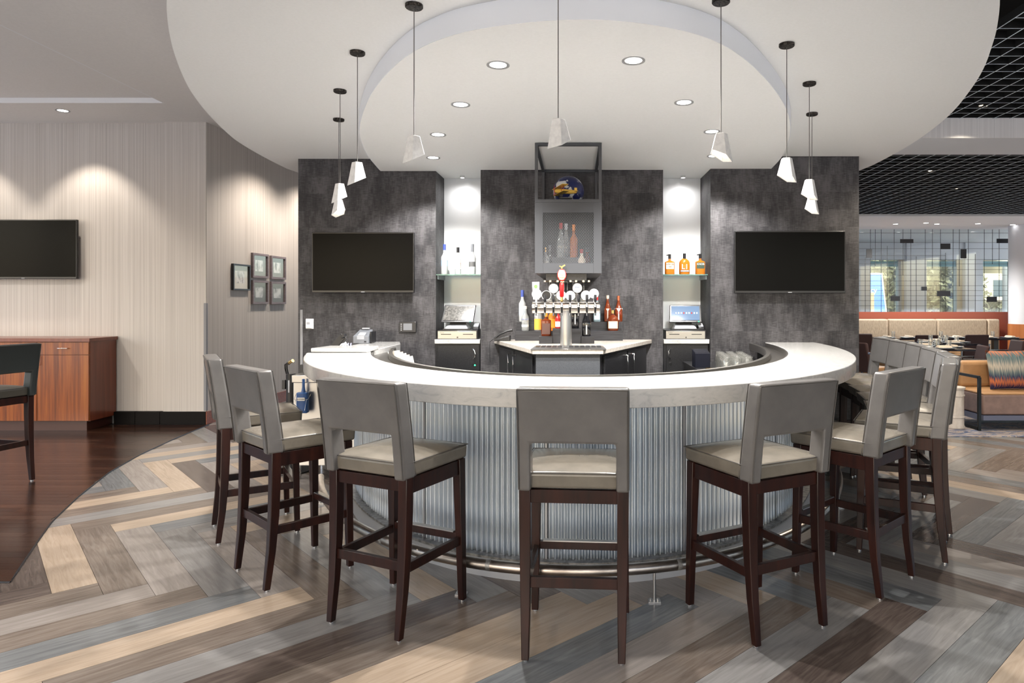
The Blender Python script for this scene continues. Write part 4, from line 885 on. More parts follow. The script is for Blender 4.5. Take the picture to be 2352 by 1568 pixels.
bottle('clear bottle with large orange label on the left riser step', onY(1236,6.35,z1+.0008), .27, .037, M['clearb'], M['orange'], mat('orange label', (.72,.36,.05), .5), 'round', .4, band=(.04,.42), capm_h=.14)
bottle('square dark amber rum bottle with orange cap on the middle riser', onY(1254.5,YC+.055,1.1558), .225, .044, M['damber'], M['orange'], mat('dark print label', (.10,.045,.035), .4), 'square', .30, band=(.08,.5), capm_h=.22, sq=(1,.7))
bottle('small amber bottle with red and green label behind the tap column', onY(1268,6.35,z1+.0008), .25, .036, M['amber'], M['redink'], M['orange'], 'round', .36, band=(.12,.45))
bottle('short red liqueur bottle left of the tap column', onY(1283,YC+.09,1.2228), .16, .030, M['red'], M['black'], M['paper'], 'round', .38, band=(.08,.38))
bottle('dark wine bottle with white label right of the tap column', onY(1321,YC+.09,1.2228), .30, .036, M['wine'], M['wine'], M['paper'], 'slope', .38, band=(.12,.42))
bottle('dark wine bottle on the right low block of the riser', onY(1347,YC+.055,1.1558), .275, .039, M['wine'], M['wine'], M['paper'], 'slope', .36, band=(.06,.36))
bottle('pale blue gin bottle with red cap behind the tap tube', onY(1371,6.445,z2+.0008), .245, .034, mat('pale blue glass', (.45,.6,.66), .08, trans=.6), M['red'], mat('blue white label', (.4,.55,.62), .5), 'square', .34, band=(.08,.5), capm_h=.14)
bottle('dark bourbon bottle with pale label on the right riser top step', onY(1395.5,6.445,z2+.0008), .255, .035, M['damber'], M['napkin'], M['napkin'], 'slope', .34, band=(.06,.50), capm_h=.12)
bottle('whiskey bottle marked 101 with copper cap on the right riser', onY(1420.5,6.445,z2+.0008), .25, .038, M['damber'], mat('copper foil', (.5,.16,.08), .3, .8), M['paper'], 'slope', .34, band=(.08,.52), capm_h=.16, text=[('101', .34, .030, M['redink'])])
bottle('squat rye bottle with cream oval label in front on the right riser', onY(1407.5,6.35,z1+.0008), .195, .054, M['damber'], M['brass'], M['cream'], 'oval', .26, band=(.12,.46), capm_h=.14, sq=(1,.7))
# telephone lying on its stand at the left of the back counter
t = thing('handset', 'black handset leaning on its cradle at the left end of the back counter', 'telephone', onY(1160,6.30,ZB+.0005))
MB().hexa([(-.10,-.05,0),(.05,-.05,0),(.05,.05,0),(-.10,.05,0),(-.10,-.05,.012),(.05,-.05,.05),(.05,.05,.05),(-.10,.05,.012)]).build('cradle', M['black'], t, bevel=.004)
MB().tube([(-.10,-.01,.02),(-.05,-.01,.06),(.02,-.01,.09),(.07,-.01,.10)], [.012,.009,.009,.014], 10).build('receiver', M['black'], t, smooth=50)
MB().bar((-.10,-.04,.016),(.06,-.04,.075),.012,.010).build('trim_strip', M['black'], t)
MB().tube([(-.11,-.02,.014),(-.135,-.05,-.005),(-.138,-.06,-.06),(-.136,-.06,-.15),(-.130,-.06,-.2)], .003, 6).build('cable', M['black'], t)
# ================================================================== HANGING CABINET, FRAME, GLOBE
YB0 = 5.37; bx0, bx1 = at(1228.5,500,YB0).x, at(1382,500,YB0).x; bz0, bz1 = 1.69, 2.262
hb = thing('hanging_cabinet', 'grey steel cabinet with mesh front hanging over the beer taps', 'cabinet', ((bx0+bx1)/2, YB0, bz0)); w = (bx1-bx0)/2; hh = bz1-bz0; dd = YM-YB0-.002
MB().box(-w,-w+.012,.012,dd,0,hh).box(w-.012,w,.012,dd,0,hh).box(-w+.012,w-.012,.012,dd,hh-.012,hh).box(-w+.012,w-.012,.012,dd,0,.012).build('shell', M['greymetal'], hb)
MB().box(-w+.0125,w-.0125,.45,.46,.0125,hh-.0125).box(-w+.0125,-w+.016,.02,.45,.0125,hh-.0125).box(w-.016,w-.0125,.02,.45,.0125,hh-.0125).build('lining', M['black_matte'], hb)
ox, oz0, oz1 = w*.755, .083, hh-.085
MB().box(-w,-ox,0,.012,0,hh).box(ox,w,0,.012,0,hh).box(-ox,ox,0,.012,0,oz0).box(-ox,ox,0,.012,oz1,hh).build('front_frame', M['greymetal'], hb, bevel=.001)
mm_ = MB(); s_ = .0135; nxm = int(2*ox/s_)+60
sl = 1.75
for k in range(-60, nxm):
    for dr in (1,-1):
        x_a = -ox+k*s_ if dr > 0 else ox-k*s_; z_a = oz0
        x_b = x_a+dr*(oz1-oz0)/sl; z_b = oz1
        pts_ = []
        for x_, z_ in ((x_a,z_a),(x_b,z_b)): pts_.append([x_,z_])
        (xa_, za_), (xb_, zb_) = pts_
        def clip(xa_, za_, xb_, zb_):
            if xb_ == xa_: return None
            t0, t1_ = 0.0, 1.0
            for lim in (-ox, ox):
                t_ = (lim-xa_)/(xb_-xa_)
                inside0 = (xa_ > -ox) and (xa_ < ox)
                if lim == -ox:
                    if xb_ > xa_: t0 = max(t0, t_)
                    else: t1_ = min(t1_, t_)
                else:
                    if xb_ > xa_: t1_ = min(t1_, t_)
                    else: t0 = max(t0, t_)
            if t1_-t0 < .01: return None
            return (xa_+(xb_-xa_)*t0, za_+(zb_-za_)*t0, xa_+(xb_-xa_)*t1_, za_+(zb_-za_)*t1_)
        c_ = clip(xa_, za_, xb_, zb_)
        if c_: mm_.bar((c_[0],.006,c_[1]),(c_[2],.006,c_[3]),.003,.003,(0,1,0))
mm_.build('mesh_panel', mat('grey mesh wire', (.12,.125,.135), .45, .3), hb)
MB().box(-w*.5,w*.5,.10,.38,.0125,.135).build('inner_step', M['greymetal'], hb)
MB().box(-w*.68,w*.55,.05,dd-.02,-.055,-.0005).build('underside', M['blacklam'], hb); 
ru = MB()
for k in range(4): ru.box(-.20+.105*k,-.185+.105*k,.06,.52,-.068,-.056).box(-.155+.105*k,-.14+.105*k,.06,.52,-.068,-.056)
ru.build('glass_rack', M['chrome'], hb)
inb = [(1253,0.03,.012,.20,.033,'clearb','brass','square','clear decanter'),(1288,.15,.1355,.29,.034,'clearb','redink','slope','tall clear bottle with red cap'),(1300,.27,.1355,.30,.034,'clearb','lgrey','slope','tall clear bottle with silver cap'),(1318,.18,.1355,.28,.033,'amber','orange','round','amber bottle with copper foil'),(1336,.07,.012,.19,.032,'napkin','redink','round','small labelled bottle'),(1349,.17,.012,.21,.032,'damber','black','round','dark bottle'),(1262,.30,.012,.24,.032,'clearb','lgrey','round','plain clear bottle')]
for px, dy, dz, h_, r_, gm, cm, sty, lab in inb:
    Yb = YB0+.045+dy; bottle('%s behind the steel mesh of the hanging cabinet' % lab, ((px-CX)*Yb/F, Yb, bz0+dz+.0008), h_, r_, M[gm], M[cm], None, sty, .38)
for k, dx in enumerate((-.02,.03)):
    t = thing('cabinet_spot', 'small bright %s spot inside the mesh cabinet' % ('left','right')[k], 'spotlight', ((bx0+bx1)/2+dx, YB0+.10+.13*k, bz1-.013))
    MB().lathe([(.0,-.012),(.018,-.012),(.02,0),(.0,0)], (0,0,-.0003), 14).build('lens', M['down_lamp'], t)
    spot('cabinet_spot_light', ((bx0+bx1)/2+dx, YB0+.10+.13*k, bz1-.04), .8, 150, .6, .02)
# hanging wine glasses
gl0 = None
for k, (px, dy) in enumerate(((1262,.12),(1279,.16),(1296,.12),(1303,.25),(1316,.15),(1323,.28),(1341,.13),(1268,.28))):
    Yg = YB0+dy+.15; lab = 'upside down wine glass hanging from the rack under the mesh cabinet'
    if gl0 is None:
        gl0 = thing('wine_glass', lab, 'wine glass', (0,0,0), 0, 'hanging wine glasses')
        MB().lathe([(.034,.0),(.034,-.002),(.006,-.006),(.0035,-.012),(.0035,-.095),(.006,-.102),(.026,-.118),(.037,-.145),(.038,-.165),(.032,-.20),(.0305,-.20),(.0365,-.165),(.0355,-.146),(.024,-.120),(.0,-.106)], (0,0,0), 18).build('glass', M['glass'], gl0, smooth=60); o = gl0
    else: o = copy_tree(gl0)
    o.location = ((px-CX)*Yg/F, Yg, bz0-.0562)
# open frame on the cabinet
fr = thing('display_frame', 'open grey steel cube frame on top of the mesh cabinet', 'frame', ((bx0+bx1)/2, YB0, bz1+.0005)); fh = ZL-bz1-.004; tb = .024
for sx in (-1,1):
    xx = sx*(w-tb/2)
    for yy_ in (tb/2, dd-tb/2): MB().box(xx-tb/2,xx+tb/2,yy_-tb/2,yy_+tb/2,0,fh).build('post', M['greymetal'], fr)
    for zz in (tb/2, fh-tb/2): MB().box(xx-tb/2,xx+tb/2,tb,dd-tb,zz-tb/2,zz+tb/2).build('side_rail', M['greymetal'], fr)
for yy_ in (tb/2, dd-tb/2):
    for zz in (tb/2, fh-tb/2): MB().box(-w+tb,w-tb,yy_-tb/2,yy_+tb/2,zz-tb/2,zz+tb/2).build('cross_rail', M['greymetal'], fr)
Yg = 5.92; gx = (1306-CX)*Yg/F; gz = bz1
gb = thing('globe', 'dark blue globe with grey continents inside the open frame', 'globe', (gx, Yg, gz))
MB().ball((0,0,.175), .138, 32, 20).build('sphere', M['globe'], gb, smooth=80)
MB().lathe([(.0,.0008),(.07,.0008),(.07,.012),(.02,.02),(.015,.05),(.0,.05)], (0,0,0), 24).build('stand', M['black'], gb, smooth=40)
def biplane(label, loc, rz, s=1.0):
    t = thing('model_biplane', label, 'model plane', loc, rz); y = M['gold']
    MB().lathe([(.0,-.10),(.010,-.098),(.018,-.05),(.020,.03),(.019,.075),(.013,.092),(.0,.094)], (0,0,0), 12).move(Matrix.Translation((0,0,.085)) @ Matrix.Rotation(R(90),4,'Y') @ Matrix.Scale(-1,4,(0,0,1))).build('fuselage', y, t, smooth=50)
    MB().box(-.075,-.020,-.155,.155,.118,.122).build('upper_wing', y, t, bevel=.0015); MB().box(-.065,-.010,-.145,.145,.066,.070).build('lower_wing', y, t, bevel=.0015)
    for yy_ in (-.12,-.06,.06,.12): MB().bar((-.05,yy_,.068),(-.058,yy_,.12),.003,.003).build('strut', M['red'], t)
    MB().box(.075,.10,-.04,.04,.088,.091).build('tailplane', y, t); MB().box(.080,.103,-.0015,.0015,.088,.122).build('fin', y, t)
    MB().box(-.100,-.097,-.004,.004,.045,.125).build('propeller', M['red'], t)
    for yy_ in (-.025,.025): MB().cyl((-.045,yy_-.004,.044),(-.045,yy_+.004,.044),.013,14).build('wheel', M['black'], t); MB().bar((-.045,yy_,.046),(-.04,yy_*.5,.072),.003,.003).build('gear_leg', M['black'], t)
    return t
Yp = 5.62; px_ = (1300-CX)*Yp/F
stn = thing('plane_stand', 'small grey metal stand under the yellow biplane', 'stand', (px_, Yp, bz1+.0005))
for sx in (-1,1): MB().box(sx*.048-.006,sx*.048+.006,-.02,.02,0,.062).build('leg', M['greymetal'], stn)
MB().box(-.054,.054,-.05,.05,.0622,.072).build('top', M['greymetal'], stn)
biplane('yellow model biplane with red struts in front of the globe', (px_-.005, Yp, bz1+.0425), R(18))
biplane('second yellow model plane, wing showing at the right of the globe', ((1342-CX)*6.24/F, 6.24, bz1-.028), R(78))
# ================================================================== THINGS ON AND BEHIND THE BAR
q = onz(829, 789, 1.067); t = thing('receipt_printer', 'grey receipt printer standing on the left end of the bar', 'printer', (q.x, q.y+.09, 1.0672))
MB().hexa([(-.075,-.09,0),(.070,-.09,0),(.070,.10,0),(-.075,.10,0),(-.075,-.09,.07),(.070,-.09,.07),(.058,.08,.128),(-.063,.08,.128)]).build('body', M['grey'], t, bevel=.005)
MB().box(-.037,.030,-.0915,-.088,.040,.075).build('paper_slot', M['lgrey'], t); MB().hexa([(-.037,-.085,.073),(.037,-.085,.073),(.037,-.03,.095),(-.037,-.03,.095),(-.030,-.085,.083),(.030,-.085,.083),(.030,-.03,.104),(-.030,-.03,.104)]).build('cover', M['lgrey'], t, bevel=.004)
MB().box(-.035,.035,.05,.08,.1285,.142).build('lid', M['lgrey'], t, bevel=.002); MB().box(.030,.050,-.0915,-.0905,.012,.026).build('label', M['ink'], t)
MB().box(.0705,.085,-.05,.10,.003,.11).build('side_cover', M['black'], t, bevel=.003)
q = onz(760, 795, 1.10); t = thing('order_handheld', 'black handheld terminal leaning on a stand behind the raised ledge', 'handheld', (q.x, 5.60, 1.0672))
MB().bar((-.055,0,.0),(.035,.0,.105),.075,.014,(0,1,0)).move(Matrix.Identity(4)).build('body', M['black'], t, bevel=.004)
MB().bar((-.060,-.012,.004),(.022,-.012,.100),.05,.006,(0,1,0)).build('edge', M['black'], t)
MB().hexa([(.02,-.03,.085),(.05,-.03,.10),(.05,.03,.10),(.02,.03,.085),(.02,-.03,.115),(.045,-.03,.125),(.045,.03,.125),(.02,.03,.115)]).build('scan_head', M['black'], t, bevel=.004)
MB().lathe([(.04,.0005),(.04,.01),(.025,.05),(.012,.06),(.0,.06)], (.02,.02,0), 14).build('stand', M['white'], t, smooth=40)
for k in range(4):
    q = ((787+6*k-CX)*5.56/F, 5.56, 1.0673); t = thing('napkin_clip', 'small blue and white card holder fan behind the raised ledge', 'card holder', q, R(20), 'card holders behind the ledge')
    MB().hexa([(-.008,-.02,0),(.004,-.02,0),(.004,.02,0),(-.008,.02,0),(-.001,-.02,.045),(.008,-.02,.05),(.008,.02,.05),(-.001,.02,.045)]).build('card', mat('pale blue card %d' % k, (.45,.48,.75), .5), t, bevel=.002)
    MB().box(-.009,-.002,-.021,.021,.0005,.03).build('holder', M['navy'], t)
# right inner side: under-bar shelf with glass mugs and navy menu boxes
sh = thing('underbar_shelf', 'black under bar shelf inside the right end of the bar', 'shelf', (0,0,0))
MB().prism([(1.02,5.00),(1.36,5.30),(1.56,5.72),(1.60,YR-.02),(1.02,YR-.02)], .86, .885).build('board', M['blacklam'], sh)
MB().box(1.03,1.05,5.05,YR-.03,0.0005,.86).build('panel', M['blacklam'], sh); MB().box(1.40,1.42,5.5,YR-.03,0.0005,.86).build('panel', M['blacklam'], sh)
mg0 = None; cnt = 0
for r_ in range(7):
    for c_ in range(5):
        x, y = 1.22+.088*c_+.010*r_, 5.42+.092*r_
        if ((x-BC[0])/1.60)**2+((y-BC[1])/2.73)**2 > .93 or y > 6.3: continue
        lab = 'clear glass tumbler standing upside down in rows inside the right of the bar'
        if mg0 is None:
            mg0 = thing('bar_tumbler', lab, 'glass', (x,y,.8855), 0, 'upturned tumblers in the bar')
            MB().lathe([(.037,.0),(.039,.0),(.040,.05),(.036,.10),(.031,.115),(.0,.116),(.0,.108),(.028,.106),(.033,.095),(.037,.05)], (0,0,0), 16).build('glass', M['glass'], mg0, smooth=50)
            MB().lathe([(.030,.1162),(.033,.119),(.033,.128),(.0,.126)], (0,0,0), 16).build('foot', M['glass'], mg0, smooth=50)
        else: o = copy_tree(mg0); o.location = (x,y,.8855)
for k in range(5):
    t = thing('menu_folder', 'navy blue folder, %s of the row beside the glasses' % ('first','second','third','fourth','last')[k], 'folder', (1.085, 5.95-.035*k, .8855), 0, 'navy folders beside the glasses')
    MB().box(-.055,.075,-.010,.010,0,.15-.006*k).build('cover', M['navy'], t, bevel=.002); MB().box(-.050,.0755,-.006,.006,.004,.152-.006*k).build('pages', M['ink'], t)
t = thing('bar_strainer', 'wooden handled strainer lying before the navy folders', 'strainer', (1.13,5.66,.8855)); MB().lathe([(.035,.0),(.038,.002),(.038,.010),(.034,.010)],(0,0,0.0),16).build('ring', M['brass'], t); MB().bar((.035,0,.006),(.10,.02,.010),.014,.008).build('handle', M['tan'], t)
# left inner side: rack of menu cards in a steel holder
t = thing('card_rack', 'steel rack of printed cards hooked inside the left end of the bar', 'rack', (-1.47,5.62,.93))
MB().box(-.09,.02,-.08,.08,-.02,.0).box(-.09,-.08,-.08,.08,0,.14).build('tray', M['steel'], t)
for k in range(5): MB().bar((-.06+.03*k,-.01*k,.0),(-.075+.03*k,-.01*k,.115-.012*k),.10,.006,(0,1,0)).build('card', (M['paper'],M['napkin'])[k%2], t)
# pass-through at the left end: stainless ice bin, blue ice scoop, belt barrier post, hose
ib = thing('ice_bin', 'stainless steel ice bin under the left end of the bar', 'ice bin', (-2.02,5.55,0)); 
MB().box(-.30,.20,-.10,.50,.12,.80).build('body', M['steel'], ib, bevel=.004); MB().box(-.31,.21,-.11,.05,.80,.86).build('lid', M['steel'], ib, bevel=.004); MB().box(-.02,.20,-.12,-.105,.70,.79).build('front_label', M['cream'], ib)
MB().box(-.31,.21,.05,.5,.86,.93).build('shroud', M['black'], ib)
for sx in (-.27,.17): MB().cyl((sx,-.06,0),(sx,-.06,.12),.018,10).build('foot', M['chrome'], ib); MB().cyl((sx,.45,0),(sx,.45,.12),.018,10).build('foot', M['chrome'], ib)
q = at(697,900,5.40); t = thing('ice_scoop', 'blue plastic ice scoop hanging in its wire holder by the ice bin', 'ice scoop', (q.x,5.40,0))
zz = lambda py: H-(py-CY)*5.40/F
MB().cells([-.045,-.025,0,.025,.045], [zz(947),zz(938),zz(915),zz(900)], lambda i,j: True, lambda x,z: -.045+8*x*x*(.5+0), lambda x,z: .025-8*x*x).build('scoop', M['blue'], t, smooth=60, bevel=.008)
MB().tube([(0,0,zz(902)),(0,0,zz(888)),(0,0,zz(870))],[.018,.011,.0105],12).build('handle', M['blue'], t, smooth=60)
MB().box(-.030,.030,-.052,-.046,zz(918),zz(911)).build('sticker', M['paper'], t); text_mesh('KOMARK', .014, M['ink'], t, (0,-.0525,zz(914.5)))
MB().tube([(-.06,0,zz(905)),(-.055,-.05,zz(915)),(.055,-.05,zz(915)),(.06,0,zz(905))],.002,6).tube([(-.045,-.05,zz(916)),(-.03,-.05,zz(940)),(-.02,.0,zz(950))],.002,6).tube([(.045,-.05,zz(916)),(.03,-.05,zz(940)),(.02,.0,zz(950))],.002,6).bar((-.03,0,zz(902)),(-.03,.0505,zz(900)),.006,.006).bar((.03,0,zz(902)),(.03,.0505,zz(900)),.006,.006).build('wire_holder', M['chrome'], t)
q = onz(668, 1010); YP = 5.75; xp = (668-CX)*YP/F; zz = lambda py: H-(py-CY)*YP/F
t = thing('belt_barrier', 'black belt barrier post behind the left end stools', 'barrier post', (xp,YP,0))
MB().lathe([(.0,.0005),(.17,.0005),(.17,.012),(.05,.03),(.04,.04),(.0,.04)],(0,0,0),28).build('base', M['black'], t, smooth=40)
MB().cyl((0,0,.03),(0,0,zz(866)),.038,20).build('post', M['black'], t, smooth=40); MB().lathe([(.040,zz(869)),(.040,zz(858)),(.0,zz(858))],(0,0,0),20).build('cap', M['black_gloss'], t, smooth=40)
for sx in (-1,1): MB().box(sx*.055-.014,sx*.055+.014,-.02,.02,zz(893),zz(872)).build('belt_slot', M['black'], t, bevel=.002)
MB().box(-.006,.004,-.040,-.037,zz(900),zz(872)).build('highlight_strip', M['lgrey'], t)
t = thing('drain_hose', 'black hose with brass coupling at the left tip of the bar', 'hose', (xp,YP,0))
P0 = [(-.025,-.03,zz(857)),(-.027,-.05,zz(845)),(-.015,-.08,zz(835)),(.030,-.12,zz(829))]
MB().tube(P0,.006,8).tube([(a_+.016,b_,c_-.002) for a_,b_,c_ in P0],.006,8).build('hose', M['black'], t, smooth=60)
MB().cyl((.036,-.12,zz(830)),(.085,-.16,zz(824)),.013,12).build('coupling', M['brass'], t, smooth=40); MB().cyl((.026,-.11,zz(831)),(.040,-.124,zz(829.5)),.016,12).build('collar', M['black'], t, smooth=40)
# ================================================================== LOUNGE AND DINING ROOM
# drum side table
q = onz(2200, 985); t = thing('drum_table', 'pale ceramic drum side table beside the tan settee', 'side table', (q.x+.0, q.y+.09, .0065))
MB().lathe([(.0,0),(.118,0),(.118,.02),(.110,.03),(.110,.115),(.118,.122),(.118,.132),(.110,.14),(.110,.36),(.118,.367),(.118,.378),(.110,.386),(.110,.44),(.122,.45),(.122,.468),(.0,.468)], (0,0,0), 32).build('body', M['drum'], t, smooth=40)
# settee
so = thing('settee', 'tan leather settee with black metal frame at the right edge', 'settee', (4.53,7.50,.0065)); Ls = 2.0
MB().box(.06,Ls,.03,.72,.17,.40).build('seat', [M['taupe']], so, bevel=.02, seg=3)
MB().box(.065,Ls,.035,.72,.395,.415).build('seat_top', M['tan'], so, bevel=.009, seg=3)
MB().box(.12,Ls,.60,.76,.41,.73).build('back_cushion', M['tan'], so, bevel=.05, seg=4)
MB().box(.06,Ls,.02,.74,.10,.165).build('plinth', mat('blue grey plinth', (.10,.11,.17), .4), so)
fm = MB().bar((0,0,0),(0,0,.60),.03,.03).bar((0,.0,.60),(.0,.70,.60),.03,.03).bar((0,.70,0),(0,.70,.60),.03,.03).bar((0,0,.02),(0,.70,.02),.03,.03).bar((0,.02,.10),(Ls,.02,.10),.02,.02)
fm.build('metal_frame', mat('dark blued metal', (.02,.025,.03), .3, .7), so)
pl = thing('cushion', 'multicoloured ikat cushion leaning on the tan settee', 'cushion', (5.11,7.84,.425))
cm_ = MB(); n = 10
for sgn in (-1,1):
    vs = []; fs = []
    for i in range(n+1):
        for j in range(n+1):
            u, v = -1+2*i/n, -1+2*j/n; th = .085*((1-u**4)*(1-v**4))**.5; k_ = 1-.05*(1-abs(u))*abs(v)-.05*(1-abs(v))*abs(u)
            vs.append((.245*u*(1-.04*(1-v*v)), sgn*th+.10*(v+1)*.5, .225+.225*v*(1-.04*(1-u*u))))
    cm_.add(vs, [(i*(n+1)+j,(i+1)*(n+1)+j,(i+1)*(n+1)+j+1,i*(n+1)+j+1) for i in range(n) for j in range(n)])
cm_.build('cover', M['pillow'], pl, smooth=60)
def make_chair(label, loc, rz):
    t = thing('dining_chair', label, 'dining chair', loc, rz)
    MB().box(-.24,.24,-.22,.24,.40,.47).build('seat', M['tan'], t, bevel=.02, seg=3)
    MB().hexa([(-.23,-.24,.40),(.23,-.24,.40),(.24,-.19,.40),(-.24,-.19,.40),(-.21,-.32,.84),(.21,-.32,.84),(.22,-.27,.84),(-.22,-.27,.84)]).build('backrest', M['maroon'], t, bevel=.02, seg=3)
    fm_ = mat('blued steel chair frame', (.25,.29,.33), .25, 1)
    for sx in (-1,1):
        MB().bar((sx*.26,.22,0),(sx*.26,.22,.66),.02,.02).build('leg', fm_, t); MB().bar((sx*.26,-.24,0),(sx*.26,-.24,.66),.02,.02).build('leg', fm_, t)
        MB().bar((sx*.26,-.25,.66),(sx*.26,.23,.66),.04,.016).build('arm', fm_, t); MB().bar((sx*.26,-.24,.39),(sx*.26,.22,.39),.02,.02).build('rail', fm_, t)
    return t
def make_table(label, x, y, s=.84):
    t = thing('dining_table', label, 'dining table', (x,y,.0065))
    MB().box(-s/2,s/2,-s/2,s/2,.715,.745).build('top', M['tabletop'], t, bevel=.003)
    MB().box(-.045,.045,-.045,.045,.02,.715).build('pedestal', M['black'], t); MB().box(-.25,.25,-.25,.25,0,.02).build('base', M['black'], t)
    return t
tb0 = None; pl0 = None; nk0 = None
tabs = [('dark dining table nearest to the bar stools, set for guests', 4.47, 8.85), ('dark dining table second from the stools, behind the settee', 5.50, 10.25), ('dark dining table third from the stools, near the booth', 6.30, 11.45)]
def place(x, y, rz, who):
    global pl0, nk0
    a, b = 'pale square plate on %s' % who, 'folded beige napkin on %s' % who
    if pl0 is None:
        pl0 = tag(MB().hexa([(-.10,-.10,0),(.10,-.10,0),(.10,.10,0),(-.10,.10,0),(-.13,-.13,.014),(.13,-.13,.014),(.13,.13,.014),(-.13,.13,.014)]).build('plate', M['plate'], bevel=.002), a, 'plate', 'plates')
        nk0 = tag(MB().hexa([(-.11,-.045,0),(.11,-.045,0),(.11,.045,0),(-.11,.045,0),(-.10,-.03,.026),(.10,-.03,.026),(.09,.03,.034),(-.09,.03,.034)]).build('napkin', M['napkin'], bevel=.008), b, 'napkin', 'napkins'); p, n_ = pl0, nk0
    else: p = pl0.copy(); n_ = nk0.copy(); COL.objects.link(p); COL.objects.link(n_)
    p.location = (x,y,.7519); p.rotation_euler = (0,0,rz); n_.location = (x,y,.7664); n_.rotation_euler = (0,0,rz+.05)
    for o, l_, g_ in ((p,a,'plates on the '), (n_,b,'napkins on the ')): o['label'] = l_; o['group'] = g_+who
for k, (lab, x, y) in enumerate(tabs):
    make_table(lab, x, y); who = ('nearest dining table','second dining table','third dining table')[k]
    for dx, dy, rz in ((.27,-.0,R(90)),(-.27,0,R(90)),(0,-.27,0),(0,.27,0)): place(x+dx, y+dy, rz, who)
    for dx, dy in ((.12,.16),(-.14,.15),(.14,-.15),(-.13,-.14),(.03,-.02)):
        lg = 'clear water tumbler on the '+who
        if tb0 is None:
            tb0 = thing('water_tumbler', lg, 'glass', (0,0,0)); MB().lathe([(.026,0),(.030,.004),(.036,.115),(.034,.115),(.027,.008),(.0,.008)],(0,0,0),16).build('glass', M['glass'], tb0, smooth=50); o = tb0
        else: o = copy_tree(tb0)
        o.location = (x+dx, y+dy, .7520); o['label'] = lg; o['group'] = 'tumblers on the '+who
for k, px in enumerate((2055,2165,2285)):
    Yt = 12.98; x = (px-CX)*Yt/F; who = ('left booth table','middle booth table','right booth table')[k]
    make_table('dark table against the long booth, '+('behind the dark stools','in the middle','next to the orange column')[k], x, Yt, .78)
    for dx in (-.22,.2): place(x+dx, Yt-.15, R(90), who)
    o = copy_tree(tb0); o.location = (x+.02, Yt+.1, .7520); o['label'] = 'clear water tumbler on the '+who; o['group'] = 'tumblers on the '+who
for lab, px, Yc, rz in (('maroon backed chair beside the dark wall, at the far left of the dining room',1990,12.25,R(178)), ('maroon backed chair facing the booth in the middle',2108,12.35,R(4)), ('maroon backed chair half hidden by water glasses',2222,12.45,R(2)), ('maroon backed chair at the far right edge beyond the settee',2352,9.7,R(20)), ('tan seated chair at the right side of the nearest table',2205,9.35,R(75)), ('tan seated chair pushed to the second table',2292,10.55,R(80)), ('tan seated chair beside the dark wall, before the nearest table',1992,10.1,R(-60))):
    make_chair(lab, ((px-CX)*Yc/F, Yc, .0065), rz)
# booth
YBt = 13.75; bth = thing('booth_bench', 'long beige upholstered booth bench under the wire screen', 'booth', (0,YBt,.0065))
x0b, x1b = (1900-CX)*YBt/F, 8.68
MB().box(x0b,x1b,-.48,.0,.0,.42).build('seat', M['tan'], bth, bevel=.02)
cuts = [x0b]+[(p-CX)*YBt/F for p in (2036,2147,2262)]+[x1b]
zbt = H-(733-CY)*YBt/F
for a_, b_ in zip(cuts, cuts[1:]): MB().box(a_+.006,b_-.006,-.10,.05,.42,zbt).build('back_panel', M['booth'], bth, bevel=.035, seg=3)
# screen wall above booth
YSn = 13.95; sx0, sx1 = (1930-CX)*YSn/F, (2318-CX)*YSn/F; sz0 = H-(716-CY)*YSn/F; sz1 = ZSOF-.02
struct(MB().box(sx0-.6,sx1+.05,YSn-.08,YSn+.08,0,sz0).build('wall_booth', M['ledge_red']))
scn = thing('wire_screen', 'glass screen with black wire grid and dark plates above the booth', 'screen', (0,YSn,0))
MB().box(sx0,sx1,-.004,.004,sz0+.001,sz1).build('pane', M['pane'], scn)
rw = random.Random(3)
zpx = [535,557,571,587,596,606,619,632,645,656,667,679,690,702]; 
for i, py in enumerate(zpx):
    z = H-(py-CY)*YSn/F; s0, s1 = (sx0, sx1)
    if i % 5 == 3: s1 = sx0+(sx1-sx0)*.62
    MB().box(s0,s1,-.012,-.005,z-.003,z+.003).build('wire', M['wire'], scn)
x = sx0+.1; k = 0
while x < sx1:
    za, zb_ = sz0+.001, sz1
    if k % 4 == 1: za = sz0+(sz1-sz0)*rw.uniform(.3,.6)
    if k % 4 == 3: zb_ = sz0+(sz1-sz0)*rw.uniform(.45,.8)
    MB().box(x-.003,x+.003,-.012,-.005,za,zb_).build('wire', M['wire'], scn); x += rw.uniform(.10,.20); k += 1
for a_, b_, c_, d_ in ((2068,549,2098,558),(2290,548,2317,558),(1990,572,2003,592),(2161,559,2183,572),(2207,572,2220,593),(2046,680,2067,691),(2117,658,2129,667),(2153,668,2183,680),(2267,681,2290,693)):
    p, q2 = at(a_,d_,YSn-.02), at(c_,b_,YSn-.02); MB().box(p.x,q2.x,-.02,-.006,p.z,q2.z).build('plate', M['wire'], scn)
# round column at the right edge
YCo = 13.4; xc = (2322-CX)*YCo/F+.30
co = struct(MB().lathe([(.30,.8),(.30,ZSOF-.001)],(xc,YCo,0),36).build('wall_column', M['mullion'], smooth=40))
MB().lathe([(.31,.0065),(.31,1.0),(.302,1.0)],(xc,YCo,0),36).build('wainscot', M['orange_wood'], co, smooth=40)
